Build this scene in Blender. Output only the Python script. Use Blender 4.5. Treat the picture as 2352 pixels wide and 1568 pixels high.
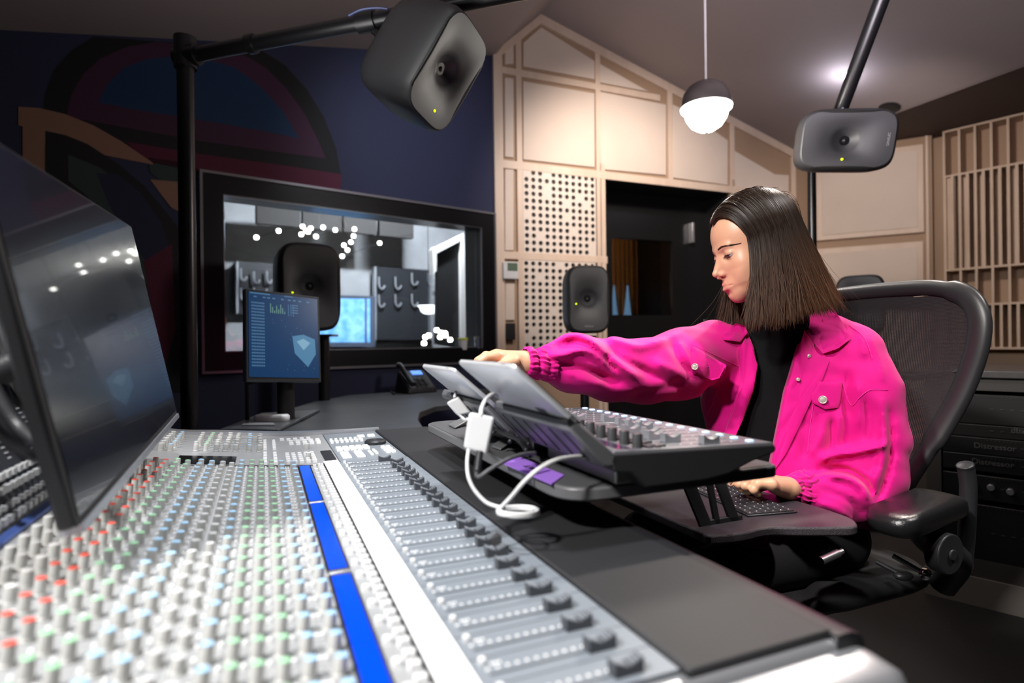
import bpy, math, random
import numpy as np
from mathutils import Vector, Matrix
from mathutils.bvhtree import BVHTree
random.seed(7); rng = np.random.default_rng(7)
R_ = math.radians
for o in list(bpy.data.objects): bpy.data.objects.remove(o)
scene = bpy.context.scene
COL = scene.collection

# ------------------------------------------------------------ camera
F = 1350.0            # focal length in pixels of the 2352x1568 frame
CAM = np.array([0.0, 0.0, 1.05]); ROLL = 0.012
cr, sr = math.cos(ROLL), math.sin(ROLL)
cam = bpy.data.cameras.new('camera'); camo = bpy.data.objects.new('camera', cam); COL.objects.link(camo)
camo.matrix_world = Matrix(((cr, sr, 0, CAM[0]), (0, 0, -1, CAM[1]), (-sr, cr, 0, CAM[2]), (0, 0, 0, 1)))
cam.sensor_width = 36.0; cam.lens = F / 2352 * 36.0; cam.clip_start = 0.02; cam.clip_end = 60
cam.dof.use_dof = True; cam.dof.focus_distance = 1.36; cam.dof.aperture_fstop = 2.6
scene.camera = camo
scene.view_settings.view_transform = 'Standard'; scene.view_settings.look = 'None'
scene.view_settings.gamma = 1.0; scene.view_settings.use_curve_mapping = False
scene.view_settings.exposure = 1.3
w = bpy.data.worlds.new('world'); scene.world = w; w.use_nodes = True
w.node_tree.nodes['Background'].inputs[0].default_value = (0.35, 0.38, 0.5, 1)
w.node_tree.nodes['Background'].inputs[1].default_value = 0.01
scene.cycles.max_bounces = 6; scene.cycles.transparent_max_bounces = 16
scene.cycles.sample_clamp_indirect = 4.0; scene.cycles.caustics_reflective = False; scene.cycles.caustics_refractive = False

def ray(px, py):
    ix = (px - 1176) / F; iz = (784 - py) / F
    return np.array([ix * cr + iz * sr, 1.0, -ix * sr + iz * cr])
def P(px, py, Y):
    return CAM + ray(px, py) * Y

TH = R_(22.9)   # the console's long axis, left of the camera's forward
def frame(origin, ang_x):          # local x along ang_x (degrees from world X), y = x rotated +90, z up
    return Matrix.Translation(Vector(origin)) @ Matrix.Rotation(ang_x, 4, 'Z')
KF = frame((0, 0, 0), TH)          # console frame: x = across (v), y = along (t), z up
def K(v, t, z): return np.array(KF @ Vector((v, t, z)))

# ------------------------------------------------------------ lights (the studio's ceiling spots, with added fills for the face and ceiling)
def spot(name, loc, target, power, size=60, blend=.5, col=(1, .96, .9), rad=.04):
    l = bpy.data.lights.new(name, 'SPOT'); l.energy = power; l.spot_size = R_(size); l.spot_blend = blend
    l.color = col; l.shadow_soft_size = rad
    o = bpy.data.objects.new(name, l); COL.objects.link(o); o.location = loc
    d = Vector(target) - Vector(loc); o.rotation_euler = d.to_track_quat('-Z', 'Y').to_euler(); return o
def area(name, loc, target, power, sx, sy, col=(1, 1, 1)):
    l = bpy.data.lights.new(name, 'AREA'); l.energy = power; l.shape = 'RECTANGLE'; l.size = sx; l.size_y = sy; l.color = col
    o = bpy.data.objects.new(name, l); COL.objects.link(o); o.location = loc
    d = Vector(target) - Vector(loc); o.rotation_euler = d.to_track_quat('-Z', 'Y').to_euler(); return o
KEY = spot('key_spot', (-1.0, -.45, 2.45), (.45, 1.15, .95), 135, 70, .7, (1.0, .97, .94), .10)
spot('console_spot', (-.45, .45, 2.6), (-.1, .8, .8), 46, 60, .6, (.93, .96, 1.0), .06)
spot('console_spot', (-.1, 1.3, 2.7), (-.35, 1.3, .8), 38, 50, .6, (.95, .97, 1.0), .06)
spot('face_fill', (-.75, .35, 2.5), (.62, 1.42, 1.15), 50, 34, .5, (1.0, .93, .86), .07)  # added spot, cone narrowed to brighten the face alone
spot('desk_spot', (-.2, 2.4, 2.7), (-.4, 2.5, .8), 60, 55, .7, (.9, .95, 1.0), .06)
spot('person_spot', (1.35, 2.25, 2.6), (.75, 1.45, 1.1), 60, 45, .6, (1, .88, .78), .05)
spot('person_spot', (1.55, .70, 2.65), (.85, 1.40, .95), 58, 38, .5, (1, .94, .90), .05)
spot('wall_spot', (1.0, 3.2, 2.85), (.9, 4.9, 1.9), 62, 95, .9, (1, .86, .76), .08)
spot('wall_spot', (2.2, 3.4, 2.65), (3.4, 5.1, 1.7), 30, 95, .9, (1, .86, .76), .08)
spot('navy_wall_spot', (-.2, 2.6, 2.7), (-.5, 4.0, 2.1), 16, 90, 1, (.85, .88, 1), .1)
spot('ceiling_fill_left', (-.5, 1.5, 1.8), (-.6, 1.8, 3.0), 15, 130, 1, (.95, .92, .92), .3)  # added uplight without a fixture, lifts the left ceiling
spot('ceiling_fill_right', (.8, 1.5, 2.0), (1.9, 2.6, 3.2), 50, 130, 1, (.95, .86, .95), .3)  # added upward light for spill on the right ceiling, no fixture
# ------------------------------------------------------------ materials
def mat(name, col, rough=.5, metal=0.0, emit=None, es=0.0, bump=None, var=0.0, vscale=8, coat=0.0, spec=.5, attr=None, trans=0):
    m = bpy.data.materials.new(name); m.use_nodes = True
    nt = m.node_tree; b = nt.nodes['Principled BSDF']
    c = tuple(col) + (1,) if len(col) == 3 else col
    b.inputs['Base Color'].default_value = c; b.inputs['Roughness'].default_value = rough; b.inputs['Metallic'].default_value = metal
    b.inputs['Specular IOR Level'].default_value = spec; b.inputs['Coat Weight'].default_value = coat
    if trans: b.inputs['Transmission Weight'].default_value = trans
    if emit: b.inputs['Emission Color'].default_value = tuple(emit) + (1,); b.inputs['Emission Strength'].default_value = es
    tc = nt.nodes.new('ShaderNodeTexCoord')
    if attr:
        a = nt.nodes.new('ShaderNodeAttribute'); a.attribute_name = attr
        nt.links.new(a.outputs['Color'], b.inputs['Base Color'])
    if var:
        n = nt.nodes.new('ShaderNodeTexNoise'); n.inputs['Scale'].default_value = vscale; n.inputs['Detail'].default_value = 5
        nt.links.new(tc.outputs['Object'], n.inputs['Vector'])
        mx = nt.nodes.new('ShaderNodeMix'); mx.data_type = 'RGBA'; mx.blend_type = 'MULTIPLY'; mx.inputs[0].default_value = 1
        mr = nt.nodes.new('ShaderNodeMapRange'); mr.inputs[1].default_value = .25; mr.inputs[2].default_value = .75; mr.inputs[3].default_value = 1 - var; mr.inputs[4].default_value = 1 + var * .4
        nt.links.new(n.outputs['Fac'], mr.inputs[0]); nt.links.new(mr.outputs[0], mx.inputs[7])
        if attr: nt.links.new(a.outputs['Color'], mx.inputs[6])
        else: mx.inputs[6].default_value = c
        nt.links.new(mx.outputs[2], b.inputs['Base Color'])
    if bump:
        n2 = nt.nodes.new('ShaderNodeTexNoise'); n2.inputs['Scale'].default_value = bump[0]; n2.inputs['Detail'].default_value = 4
        nt.links.new(tc.outputs['Object'], n2.inputs['Vector'])
        bp = nt.nodes.new('ShaderNodeBump'); bp.inputs['Strength'].default_value = bump[1]; bp.inputs['Distance'].default_value = bump[2] if len(bump) > 2 else .002
        nt.links.new(n2.outputs['Fac'], bp.inputs['Height']); nt.links.new(bp.outputs[0], b.inputs['Normal'])
    return m
def wood(name, c1, c2, rough=.5, sc=(1, 1, 14), scale=3, rot=0):
    m = mat(name, c1, rough); nt = m.node_tree; b = nt.nodes['Principled BSDF']
    tc = nt.nodes.new('ShaderNodeTexCoord'); mp = nt.nodes.new('ShaderNodeMapping'); mp.inputs['Scale'].default_value = (14, 14, 1) if sc is None else sc
    n = nt.nodes.new('ShaderNodeTexNoise'); n.inputs['Scale'].default_value = scale; n.inputs['Detail'].default_value = 6; n.inputs['Distortion'].default_value = .6
    r = nt.nodes.new('ShaderNodeValToRGB'); r.color_ramp.elements[0].color = tuple(c1) + (1,); r.color_ramp.elements[1].color = tuple(c2) + (1,)
    r.color_ramp.elements[0].position = .35; r.color_ramp.elements[1].position = .68
    nt.links.new(tc.outputs['Object'], mp.inputs[0]); nt.links.new(mp.outputs[0], n.inputs['Vector']); nt.links.new(n.outputs['Fac'], r.inputs[0]); nt.links.new(r.outputs[0], b.inputs['Base Color'])
    return m
def glass_mat(name, tint=(.95, .97, 1), refl=.12, rough=.0):
    m = bpy.data.materials.new(name); m.use_nodes = True; nt = m.node_tree; nt.nodes.clear()
    out = nt.nodes.new('ShaderNodeOutputMaterial'); mx = nt.nodes.new('ShaderNodeMixShader')
    t = nt.nodes.new('ShaderNodeBsdfTransparent'); t.inputs[0].default_value = tuple(tint) + (1,)
    g = nt.nodes.new('ShaderNodeBsdfGlossy'); g.inputs['Roughness'].default_value = rough
    mx.inputs[0].default_value = refl
    nt.links.new(t.outputs[0], mx.inputs[1]); nt.links.new(g.outputs[0], mx.inputs[2]); nt.links.new(mx.outputs[0], out.inputs[0]); return m

# ------------------------------------------------------------ mesh building
class MB:
    def __init__(s, M=None): s.v = []; s.f = []; s.mi = []; s.M = M
    def add(s, vs, fs, mi=0, M=None):
        n = len(s.v)
        if M is not None: vs = [tuple(M @ Vector(tuple(map(float, p)))) for p in vs]
        if s.M is not None: vs = [tuple(s.M @ Vector(tuple(map(float, p)))) for p in vs]
        s.v.extend(tuple(map(float, p)) for p in vs); s.f.extend([tuple(i + n for i in f) for f in fs])
        s.mi.extend([mi] * len(fs)); return s
    def box(s, lo, hi, mi=0, M=None):
        (a, b, c), (d, e, f) = lo, hi
        vs = [(a, b, c), (d, b, c), (d, e, c), (a, e, c), (a, b, f), (d, b, f), (d, e, f), (a, e, f)]
        return s.add(vs, [(0, 3, 2, 1), (4, 5, 6, 7), (0, 1, 5, 4), (1, 2, 6, 5), (2, 3, 7, 6), (3, 0, 4, 7)], mi, M)
    def cbox(s, c, sz, mi=0, M=None):
        return s.box([c[i] - sz[i] / 2 for i in range(3)], [c[i] + sz[i] / 2 for i in range(3)], mi, M)
    def hexa(s, bot, top, mi=0, M=None):   # 4 bottom, 4 top corners, same order
        return s.add(list(bot) + list(top), [(0, 3, 2, 1), (4, 5, 6, 7), (0, 1, 5, 4), (1, 2, 6, 5), (2, 3, 7, 6), (3, 0, 4, 7)], mi, M)
    def prism(s, pts, ext, mi=0, M=None):
        n = len(pts); pts = [np.array(p, float) for p in pts]; e = np.array(ext, float)
        vs = pts + [p + e for p in pts]
        fs = [tuple(range(n))[::-1], tuple(range(n, 2 * n))] + [(i, (i + 1) % n, n + (i + 1) % n, n + i) for i in range(n)]
        return s.add(vs, fs, mi, M)
    def rings(s, rs, mi=0, closed=True, cap0=True, cap1=True, M=None):
        n = len(rs[0]); vs = [p for r in rs for p in r]; fs = []
        for k in range(len(rs) - 1):
            for i in range(n if closed else n - 1):
                j = (i + 1) % n; fs.append((k * n + i, k * n + j, (k + 1) * n + j, (k + 1) * n + i))
        if cap0: fs.append(tuple(range(n))[::-1])
        if cap1: fs.append(tuple(range((len(rs) - 1) * n, len(rs) * n)))
        return s.add(vs, fs, mi, M)
    def tube(s, pts, r, n=10, mi=0, closed=False, M=None, caps=True):
        pts = [np.array(p, float) for p in pts]; m = len(pts); rr = r if hasattr(r, '__len__') else [r] * m
        T = [pts[min(i + 1, m - 1)] - pts[max(i - 1, 0)] for i in range(m)]
        if closed: T = [pts[(i + 1) % m] - pts[i - 1] for i in range(m)]
        T = [t / (np.linalg.norm(t) + 1e-9) for t in T]
        a = np.array([0, 0, 1.0]) if abs(T[0][2]) < .9 else np.array([1.0, 0, 0])
        N = np.cross(T[0], a); N /= np.linalg.norm(N); rs = []
        for i in range(m):
            N = N - T[i] * N.dot(T[i]); N /= np.linalg.norm(N) + 1e-9; B = np.cross(T[i], N)
            rs.append([pts[i] + rr[i] * (math.cos(2 * math.pi * k / n) * N + math.sin(2 * math.pi * k / n) * B) for k in range(n)])
        if closed: rs.append(rs[0]); return s.rings(rs, mi, True, False, False, M)
        return s.rings(rs, mi, True, caps, caps, M)
    def cyl(s, p0, p1, r, n=16, mi=0, M=None, r1=None):
        return s.tube([p0, p1], [r, r if r1 is None else r1], n, mi, M=M)
    def lathe(s, prof, n=24, mi=0, M=None, cap0=True, cap1=True):
        return s.rings([[(r * math.cos(2 * math.pi * k / n), r * math.sin(2 * math.pi * k / n), z) for k in range(n)] for r, z in prof], mi, True, cap0, cap1, M)
    def sphere(s, c, r, mi=0, n=16, M=None, sc=(1, 1, 1)):
        m = n // 2; rs = []
        for i in range(1, m):
            a = math.pi * i / m
            rs.append([(c[0] + r * sc[0] * math.sin(a) * math.cos(2 * math.pi * k / n), c[1] + r * sc[1] * math.sin(a) * math.sin(2 * math.pi * k / n), c[2] + r * sc[2] * math.cos(a)) for k in range(n)])
        return s.rings(rs[::-1], mi, True, True, True, M)
def catmull(pts, k=6):
    pts = [np.array(p, float) for p in pts]; out = []
    q = [2 * pts[0] - pts[1]] + pts + [2 * pts[-1] - pts[-2]]
    for i in range(1, len(q) - 2):
        for j in range(k):
            t = j / k; a, b, c, d = q[i - 1], q[i], q[i + 1], q[i + 2]
            out.append(.5 * ((2 * b) + (c - a) * t + (2 * a - 5 * b + 4 * c - d) * t * t + (3 * b - a - 3 * c + d) * t ** 3))
    out.append(pts[-1]); return out
def rrect(cx, cy, w, h, r, n=5):
    o = []
    for (sx, sy, a0) in ((1, 1, 0), (-1, 1, 90), (-1, -1, 180), (1, -1, 270)):
        for k in range(n + 1):
            a = R_(a0 + 90 * k / n); o.append((cx + sx * (w / 2 - r) + r * math.cos(a), cy + sy * (h / 2 - r) + r * math.sin(a)))
    return o
def fillet(poly, r, n=5):          # round the corners of a 2D polygon
    out = []; m = len(poly)
    for i in range(m):
        p = np.array(poly[i], float); a = np.array(poly[i - 1], float) - p; b = np.array(poly[(i + 1) % m], float) - p
        rr = r[i] if hasattr(r, '__len__') else r
        rr = min(rr, .45 * np.linalg.norm(a), .45 * np.linalg.norm(b))
        if rr <= 0: out.append(tuple(p)); continue
        a = p + a / np.linalg.norm(a) * rr; b = p + b / np.linalg.norm(b) * rr
        for k in range(n + 1):
            t = k / n; q = (1 - t) ** 2 * a + 2 * t * (1 - t) * p + t * t * b; out.append(tuple(q))
    return out

def tag(o, label=None, cat=None, group=None, kind=None):
    if label: o['label'] = label
    if cat: o['category'] = cat
    if group: o['group'] = group
    if kind: o['kind'] = kind
    return o
def thing(name, label, cat, base, group=None, rot=None):
    o = bpy.data.objects.new(name, None); COL.objects.link(o); o.empty_display_size = .02
    M = Matrix.Translation(Vector(tuple(map(float, base))))
    if rot is not None: M = M @ rot.to_4x4()
    o.matrix_world = M
    ROOTM[o.name] = M
    return tag(o, label, cat, group)
ROOTM = {}
def obj(name, mb, mats, parent=None, bevel=0, seg=2, sub=0, smooth=35, local=False, label=None, kind=None, rawmesh=None, world_parent=None):
    """link one mesh; vertices are world coordinates unless local=True"""
    me = rawmesh or bpy.data.meshes.new(name)
    root = parent
    while root is not None and root.parent is not None: root = root.parent
    if rawmesh is None:
        v = np.array(mb.v, float)
        me.from_pydata([tuple(p) for p in v], [], mb.f)
    if not isinstance(mats, (list, tuple)): mats = [mats]
    for m in mats: me.materials.append(m)
    if rawmesh is None and any(mb.mi): me.polygons.foreach_set('material_index', mb.mi)
    if not local:
        if parent is not None:
            me.transform(ROOTM[root.name].inverted()); 
        else:
            v = np.empty(len(me.vertices) * 3); me.vertices.foreach_get('co', v); v = v.reshape(-1, 3)
            base = Vector((float((v[:, 0].min() + v[:, 0].max()) / 2), float((v[:, 1].min() + v[:, 1].max()) / 2), float(v[:, 2].min())))
            me.transform(Matrix.Translation(-base))
    me.update()
    if smooth:
        me.polygons.foreach_set('use_smooth', [True] * len(me.polygons))
        if smooth < 180: me.set_sharp_from_angle(angle=R_(smooth))
    o = bpy.data.objects.new(name, me); COL.objects.link(o)
    if parent is not None: o.parent = parent
    elif not local: o.location = base; ROOTM[o.name] = Matrix.Translation(base)
    if bevel:
        b = o.modifiers.new('b', 'BEVEL'); b.width = bevel; b.segments = seg; b.limit_method = 'ANGLE'; b.angle_limit = R_(35); b.harden_normals = False
    if sub:
        q = o.modifiers.new('s', 'SUBSURF'); q.levels = sub; q.render_levels = sub
    if label: o['label'] = label
    if kind: o['kind'] = kind
    return o
def struct(name, mb, mats, parent=None, **k):
    o = obj(name, mb, mats, parent, **k)
    if parent is None: o['kind'] = 'structure'
    return o
def textmesh(s, size, M, m, parent, name='lettering', ext=.0004, label=None, align='CENTER', sx=1.0):
    cu = bpy.data.curves.new('t', 'FONT'); cu.body = s; cu.size = size; cu.extrude = ext; cu.align_x = align; cu.align_y = 'CENTER'
    to = bpy.data.objects.new('t', cu); COL.objects.link(to)
    me = bpy.data.meshes.new_from_object(to.evaluated_get(bpy.context.evaluated_depsgraph_get()))
    bpy.data.objects.remove(to); me.transform(M @ Matrix.Diagonal((sx, 1, 1, 1)))
    return obj(name, None, m, parent, smooth=0, rawmesh=me, label=label)
def basis(x, y, z, o):
    return Matrix(((x[0], y[0], z[0], o[0]), (x[1], y[1], z[1], o[1]), (x[2], y[2], z[2], o[2]), (0, 0, 0, 1)))
def nrm(v): v = np.array(v, float); return v / np.linalg.norm(v)

class Wall:                 # plane through O, direction D (level), normal N towards the room
    def __init__(s, O, D):
        s.O = np.array(O, float); s.D = nrm(D); s.N = np.array([s.D[1], -s.D[0], 0.0]); s.U = np.array([0, 0, 1.0])
    def w(s, a, d, z): return s.O * np.array([1, 1, 0]) + s.D * a + s.N * d + s.U * z
    def px(s, x, y, d=0.0):      # pixel -> (a, z) on the plane at distance d in front
        r = ray(x, y); k = (d - (CAM - s.O).dot(s.N)) / r.dot(s.N); p = CAM + r * k
        return (p - s.O).dot(s.D), p[2]
    def M(s): return basis(s.D, -s.N, s.U, s.O * np.array([1, 1, 0]))   # x along, y INTO the wall, z up
    def poly(s, mb, pxs, d0, d1, mi=0, ref=None):
        q = [s.px(x, y, d1) for x, y in pxs]
        return mb.prism([s.w(a, d0, z) for a, z in q], s.N * (d1 - d0), mi)
CN = (-.103, 4.3, 0)
WB = Wall(CN, (.8, .6, 0)); WW = Wall(CN, (.924, .383, 0))
WP = Wall((2.85, 5.5, 0), (.878, -.479, 0)); WS = Wall((3.63, 5.075, 0), (.635, -.773, 0))

# ------------------------------------------------------------ shared materials
M = dict(
 black=mat('black_matt', (.008, .008, .009), .55), blackgloss=mat('black_gloss', (.006, .006, .007), .18),
 dark=mat('dark_plastic', (.02, .02, .023), .45, bump=(400, .15)), pad=mat('arm_pad', (.022, .022, .024), .55, bump=(900, .25)),
 spk=mat('speaker_grey', (.031, .031, .034), .5, bump=(700, .12)), spkd=mat('speaker_slot', (.004, .004, .004), .6),
 silver=mat('silver_paint', (.62, .63, .66), .3, .75), alu=mat('brushed_alu', (.68, .68, .70), .3, .9), chrome=mat('chrome', (.8, .8, .82), .12, 1.0),
 panel=mat('console_grey', (.34, .345, .35), .45, .1, bump=(500, .1)), fpanel=mat('fader_grey', (.22, .245, .275), .42, .05),
 white=mat('white_plastic', (.70, .70, .70), .35), whiteb=mat('white_button', (.8, .8, .8), .3, emit=(1, 1, 1), es=.03),
 knob=mat('knob_grey', (.52, .52, .50), .4), capred=mat('cap_red', (.75, .1, .07), .4), capgreen=mat('cap_green', (.33, .62, .38), .4),
 capblue=mat('cap_blue', (.38, .62, .85), .4), capgrey=mat('cap_grey', (.6, .6, .6), .4),
 blue=mat('blue_display', (.0, .015, .25), .15, emit=(.0, .085, 1.0), es=.42), strip=mat('white_strip', (.9, .9, .9), .5, emit=(1, 1, 1), es=.08),
 rubber=mat('rubber', (.012, .012, .012), .7), cable=mat('black_cable', (.015, .015, .016), .4), wcable=mat('white_cable', (.75, .75, .74), .35),
 led=mat('led_dot', (.6, .8, 0), .3, emit=(.75, .95, .0), es=.6), dotw=mat('white_led', (.9, .9, 1), .3, emit=(.9, .95, 1), es=.7),
 s1top=mat('surface_grey', (.14, .14, .155), .35, .3), s1dark=mat('surface_dark', (.03, .03, .033), .4), ledb=mat('blue_led', (.5, .7, 1), .3, emit=(.45, .65, 1), es=.45),
 tabletback=mat('tablet_alu', (.78, .78, .79), .36, .45), purple=mat('purple_band', (.33, .16, .62), .5, emit=(.35, .12, .8), es=.04),
 desk=mat('desk_black', (.05, .053, .06), .42, .1, var=.4, vscale=6, bump=(60, .15)),
 pole=mat('pole_black', (.006, .006, .007), .35), letter=mat('letter_grey', (.3, .3, .3), .5),
)
# ============================================================ THE ROOM
wood_l = wood('light_wood', (.68, .52, .41), (.75, .60, .48), .5, (1, 1, .25), 9)
wood_g = mat('groove_wood', (.40, .27, .18), .7)
cream = mat('cream_fabric', (.74, .62, .53), .85, bump=(350, .35, .003), var=.06, vscale=3)
cream2 = mat('perforated_board', (.76, .66, .58), .6)
navy = mat('navy_paint', (.026, .031, .078), .75, bump=(120, .15, .004))
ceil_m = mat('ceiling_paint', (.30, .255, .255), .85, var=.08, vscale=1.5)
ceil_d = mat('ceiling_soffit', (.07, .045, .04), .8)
floor_m = mat('floor_dark', (.007, .0065, .0065), .7, var=.3, vscale=5)
skirt = mat('grey_paint', (.10, .085, .075), .7)
mb = MB(); mb.box((-4.6, -3, -.1), (6, 9.5, 0)); struct('floor', mb, floor_m, smooth=0)

# ceiling: strips running away from the timber wall, height depends on the distance along that wall
def cw(a, n, z): return WW.w(a, n, z)
prof = [(-6.2, 2.40), (-3.0, 2.40), (0.0, 3.14), (.005, 3.17), (.37, 3.51), (2.95, 2.775)]
mb = MB()
for (a0, z0), (a1, z1) in zip(prof[:-1], prof[1:]):
    lo = [cw(a0, -.35 if a1 > 0.01 else -4.5, z0), cw(a1, -.35 if a1 > .01 else -4.5, z1), cw(a1, 8.2, z1), cw(a0, 8.2, z0)]
    lo = [cw(a0, -.05, z0), cw(a1, -.05, z1), cw(a1, 8.6, z1), cw(a0, 8.6, z0)] if a0 >= 0 else lo
    mb.hexa(lo, [p + np.array([0, 0, .06]) for p in lo])
struct('ceiling', mb, ceil_m, smooth=0)
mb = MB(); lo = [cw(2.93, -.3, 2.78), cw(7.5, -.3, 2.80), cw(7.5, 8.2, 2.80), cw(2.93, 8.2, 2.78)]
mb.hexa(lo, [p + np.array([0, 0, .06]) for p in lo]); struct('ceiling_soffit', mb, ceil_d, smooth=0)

# ---- blue wall with window opening
a0, z0 = WB.px(462, 868); a1, z1 = WB.px(1138, 826); _, zt0 = WB.px(462, 397); _, zt1 = WB.px(1138, 487)
WZ0 = (z0 + z1) / 2; WZ1 = (zt0 + zt1) / 2; WA0, WA1 = a0, min(a1, -.01)
mb = MB(WB.M())
L = -5.2
mb.box((L, 0, 0), (WA0, .22, 3.6)); mb.box((WA1, 0, 0), (0.0, .22, 3.6)); mb.box((WA0, 0, 0), (WA1, .22, WZ0)); mb.box((WA0, 0, WZ1), (WA1, .22, 3.6))
wl = struct('wall_left', mb, navy, smooth=0)
# mural painted on the wall (flat shapes)
mur = [mat('mural_black', (.004, .004, .005), .7), mat('mural_purple', (.055, .012, .045), .7), mat('mural_blue', (.003, .032, .10), .7),
       mat('mural_red', (.09, .004, .028), .7), mat('mural_tan', (.30, .165, .11), .7), mat('mural_green', (.03, .05, .05), .7), mat('mural_navy', (.012, .014, .05), .7)]
def arc(cx, cy, rx, ry, a0, a1, n=28): return [(cx + rx * math.cos(R_(a)), cy - ry * math.sin(R_(a))) for a in np.linspace(a0, a1, n)]
mb = MB()
def pl(pts, d, mi): WB.poly(mb, pts, .0, d, mi)
pl([(100, 252)] + [(104, 215), (125, 160), (165, 115), (215, 84), (300, 90), (600, 115), (655, 150), (705, 205), (745, 270), (772, 340), (783, 400), (782, 432), (620, 408), (100, 330)], .002, 0)
pl([(155, 255), (165, 215), (190, 172), (230, 135), (290, 108), (360, 96), (480, 112), (560, 126), (610, 155), (655, 200), (700, 262), (730, 320), (748, 364), (450, 322), (155, 268)], .003, 1)
pl([(225, 235), (245, 195), (285, 155), (340, 135), (400, 130), (480, 138), (540, 155), (600, 200), (650, 255), (688, 318), (600, 300), (440, 272), (300, 250)], .004, 2)
pl([(290, 325), (450, 352), (640, 378), (784, 400), (783, 436), (620, 415), (440, 392), (330, 370)], .0045, 3)
pl([(42, 245), (90, 248), (150, 262), (215, 288), (280, 325), (350, 373), (352, 378), (270, 362), (103, 330), (103, 430), (52, 400), (52, 290), (42, 288)], .005, 4)
pl([(340, 362), (420, 372), (420, 440), (372, 418), (345, 395)], .0045, 5); pl([(345, 412), (420, 418), (420, 490), (395, 478), (365, 440)], .005, 4)
pl([(104, 300), (150, 310), (200, 330), (270, 375), (330, 425), (385, 490), (425, 540), (440, 900), (240, 900), (150, 500), (104, 440)], .0055, 0)
pl([(157, 355), (230, 385), (300, 440), (350, 520), (380, 640), (390, 700), (300, 620), (200, 450), (157, 415)], .006, 5)
pl([(222, 398), (270, 400), (320, 440), (370, 510), (400, 600), (370, 640), (300, 560), (250, 470)], .0065, 6)
pl([(330, 600), (395, 560), (402, 760), (380, 840), (352, 740)], .0068, 3)
tag(obj('wall_mural', mb, mur, smooth=0), 'abstract mural of dark arches painted on the navy wall', 'mural')
# window frame
fr = [mat('frame_black', (.005, .005, .006), .3, bump=(300, .1)), mat('frame_edge', (.34, .33, .35), .3, .7)]
mb = MB(WB.M()); s = .055
def wframe(mb, A0, A1, Z0, Z1, w, y0, y1, mi):
    mb.box((A0, y0, Z0), (A1, y1, Z0 + w), mi); mb.box((A0, y0, Z1 - w), (A1, y1, Z1), mi)
    mb.box((A0, y0, Z0 + w), (A0 + w, y1, Z1 - w), mi); mb.box((A1 - w, y0, Z0 + w), (A1, y1, Z1 - w), mi)
wframe(mb, WA0, WA1, WZ0, WZ1, .014, -.03, .0, 1)
wframe(mb, WA0 + .014, WA1 - .014, WZ0 + .014, WZ1 - .014, .10, -.02, .03, 0)
wframe(mb, WA0 + .0, WA1 - .0, WZ0 + .0, WZ1 - .0, .10, .03, .24, 0)
wframe(mb, WA0 + .112, WA1 - .112, WZ0 + .112, WZ1 - .112, .008, -.012, .0, 1)
win = struct('window_1', mb, fr, smooth=0)
mb = MB(WB.M()); mb.box((WA0 + .1, .03, WZ0 + .1), (WA1 - .1, .036, WZ1 - .1)); obj('glass_pane', mb, glass_mat('window_glass', (.85, .88, .92), .10), win, smooth=0)

# ---- timber gable wall with a door opening
def wpx(x, y, d=0): return WW.px(x, y, d)
da0, dzt = wpx(1390, 406); da1, dzt2 = wpx(1676, 440); DZ = (dzt + dzt2) / 2
aE = 3.2
apx, apz = .37, 3.51
def zc(a): return 3.17 + (3.51 - 3.17) * a / .37 if a < .37 else 3.51 + (2.775 - 3.51) * (a - .37) / (2.95 - .37)
mb = MB()
def wp(a, z, d=0): return WW.w(a, d, z)
def slab(pts, d0=-.16, d1=0.0, mi=0): mb.prism([wp(a, z, d0) for a, z in pts], WW.N * (d1 - d0), mi)
slab([(0, 0), (da0, 0), (da0, zc(da0) + .03), (.37, 3.54), (0, 3.2)])
slab([(da0, DZ), (da1, DZ), (da1, zc(da1) + .03), (da0, zc(da0) + .03)])
slab([(da1, 0), (aE, 0), (aE, zc(aE) + .03), (da1, zc(da1) + .03)])
ww = struct('wall_front', mb, wood_g, smooth=0)
# fabric panels between battens, each its own part
cols = [1187, 1198, 1370, 1540, 1692, 1838]
def panel(pts, d=.014, name='wall_panel', m=None, bev=.004):
    mb = MB(); q = [wpx(x, y, d) for x, y in pts]
    mb.prism([wp(a, z, .001) for a, z in q], WW.N * d, 0); return obj(name, mb, m or cream, ww, bevel=bev, smooth=0)
panel([(1160, 118), (1180, 103), (1180, 146), (1160, 148)]); panel([(1160, 178), (1180, 180), (1180, 362), (1160, 360)]); panel([(1160, 388), (1180, 389), (1180, 575), (1160, 575)])
panel([(1161, 650), (1182, 650), (1182, 735), (1161, 735)])
panel([(1202, 98), (1243, 62), (1366, 140), (1366, 182), (1202, 152)])
panel([(1202, 186), (1366, 214), (1366, 384), (1202, 366)])
panel([(1374, 144), (1490, 210), (1374, 188)]); panel([(1378, 210), (1530, 240), (1530, 402), (1378, 388)])
panel([(1546, 240), (1560, 246), (1672, 322), (1672, 425), (1546, 408)]); panel([(1686, 345), (1780, 400), (1812, 402), (1812, 445), (1686, 430)])
panel([(1686, 455), (1812, 462), (1812, 900), (1686, 900)])
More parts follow.
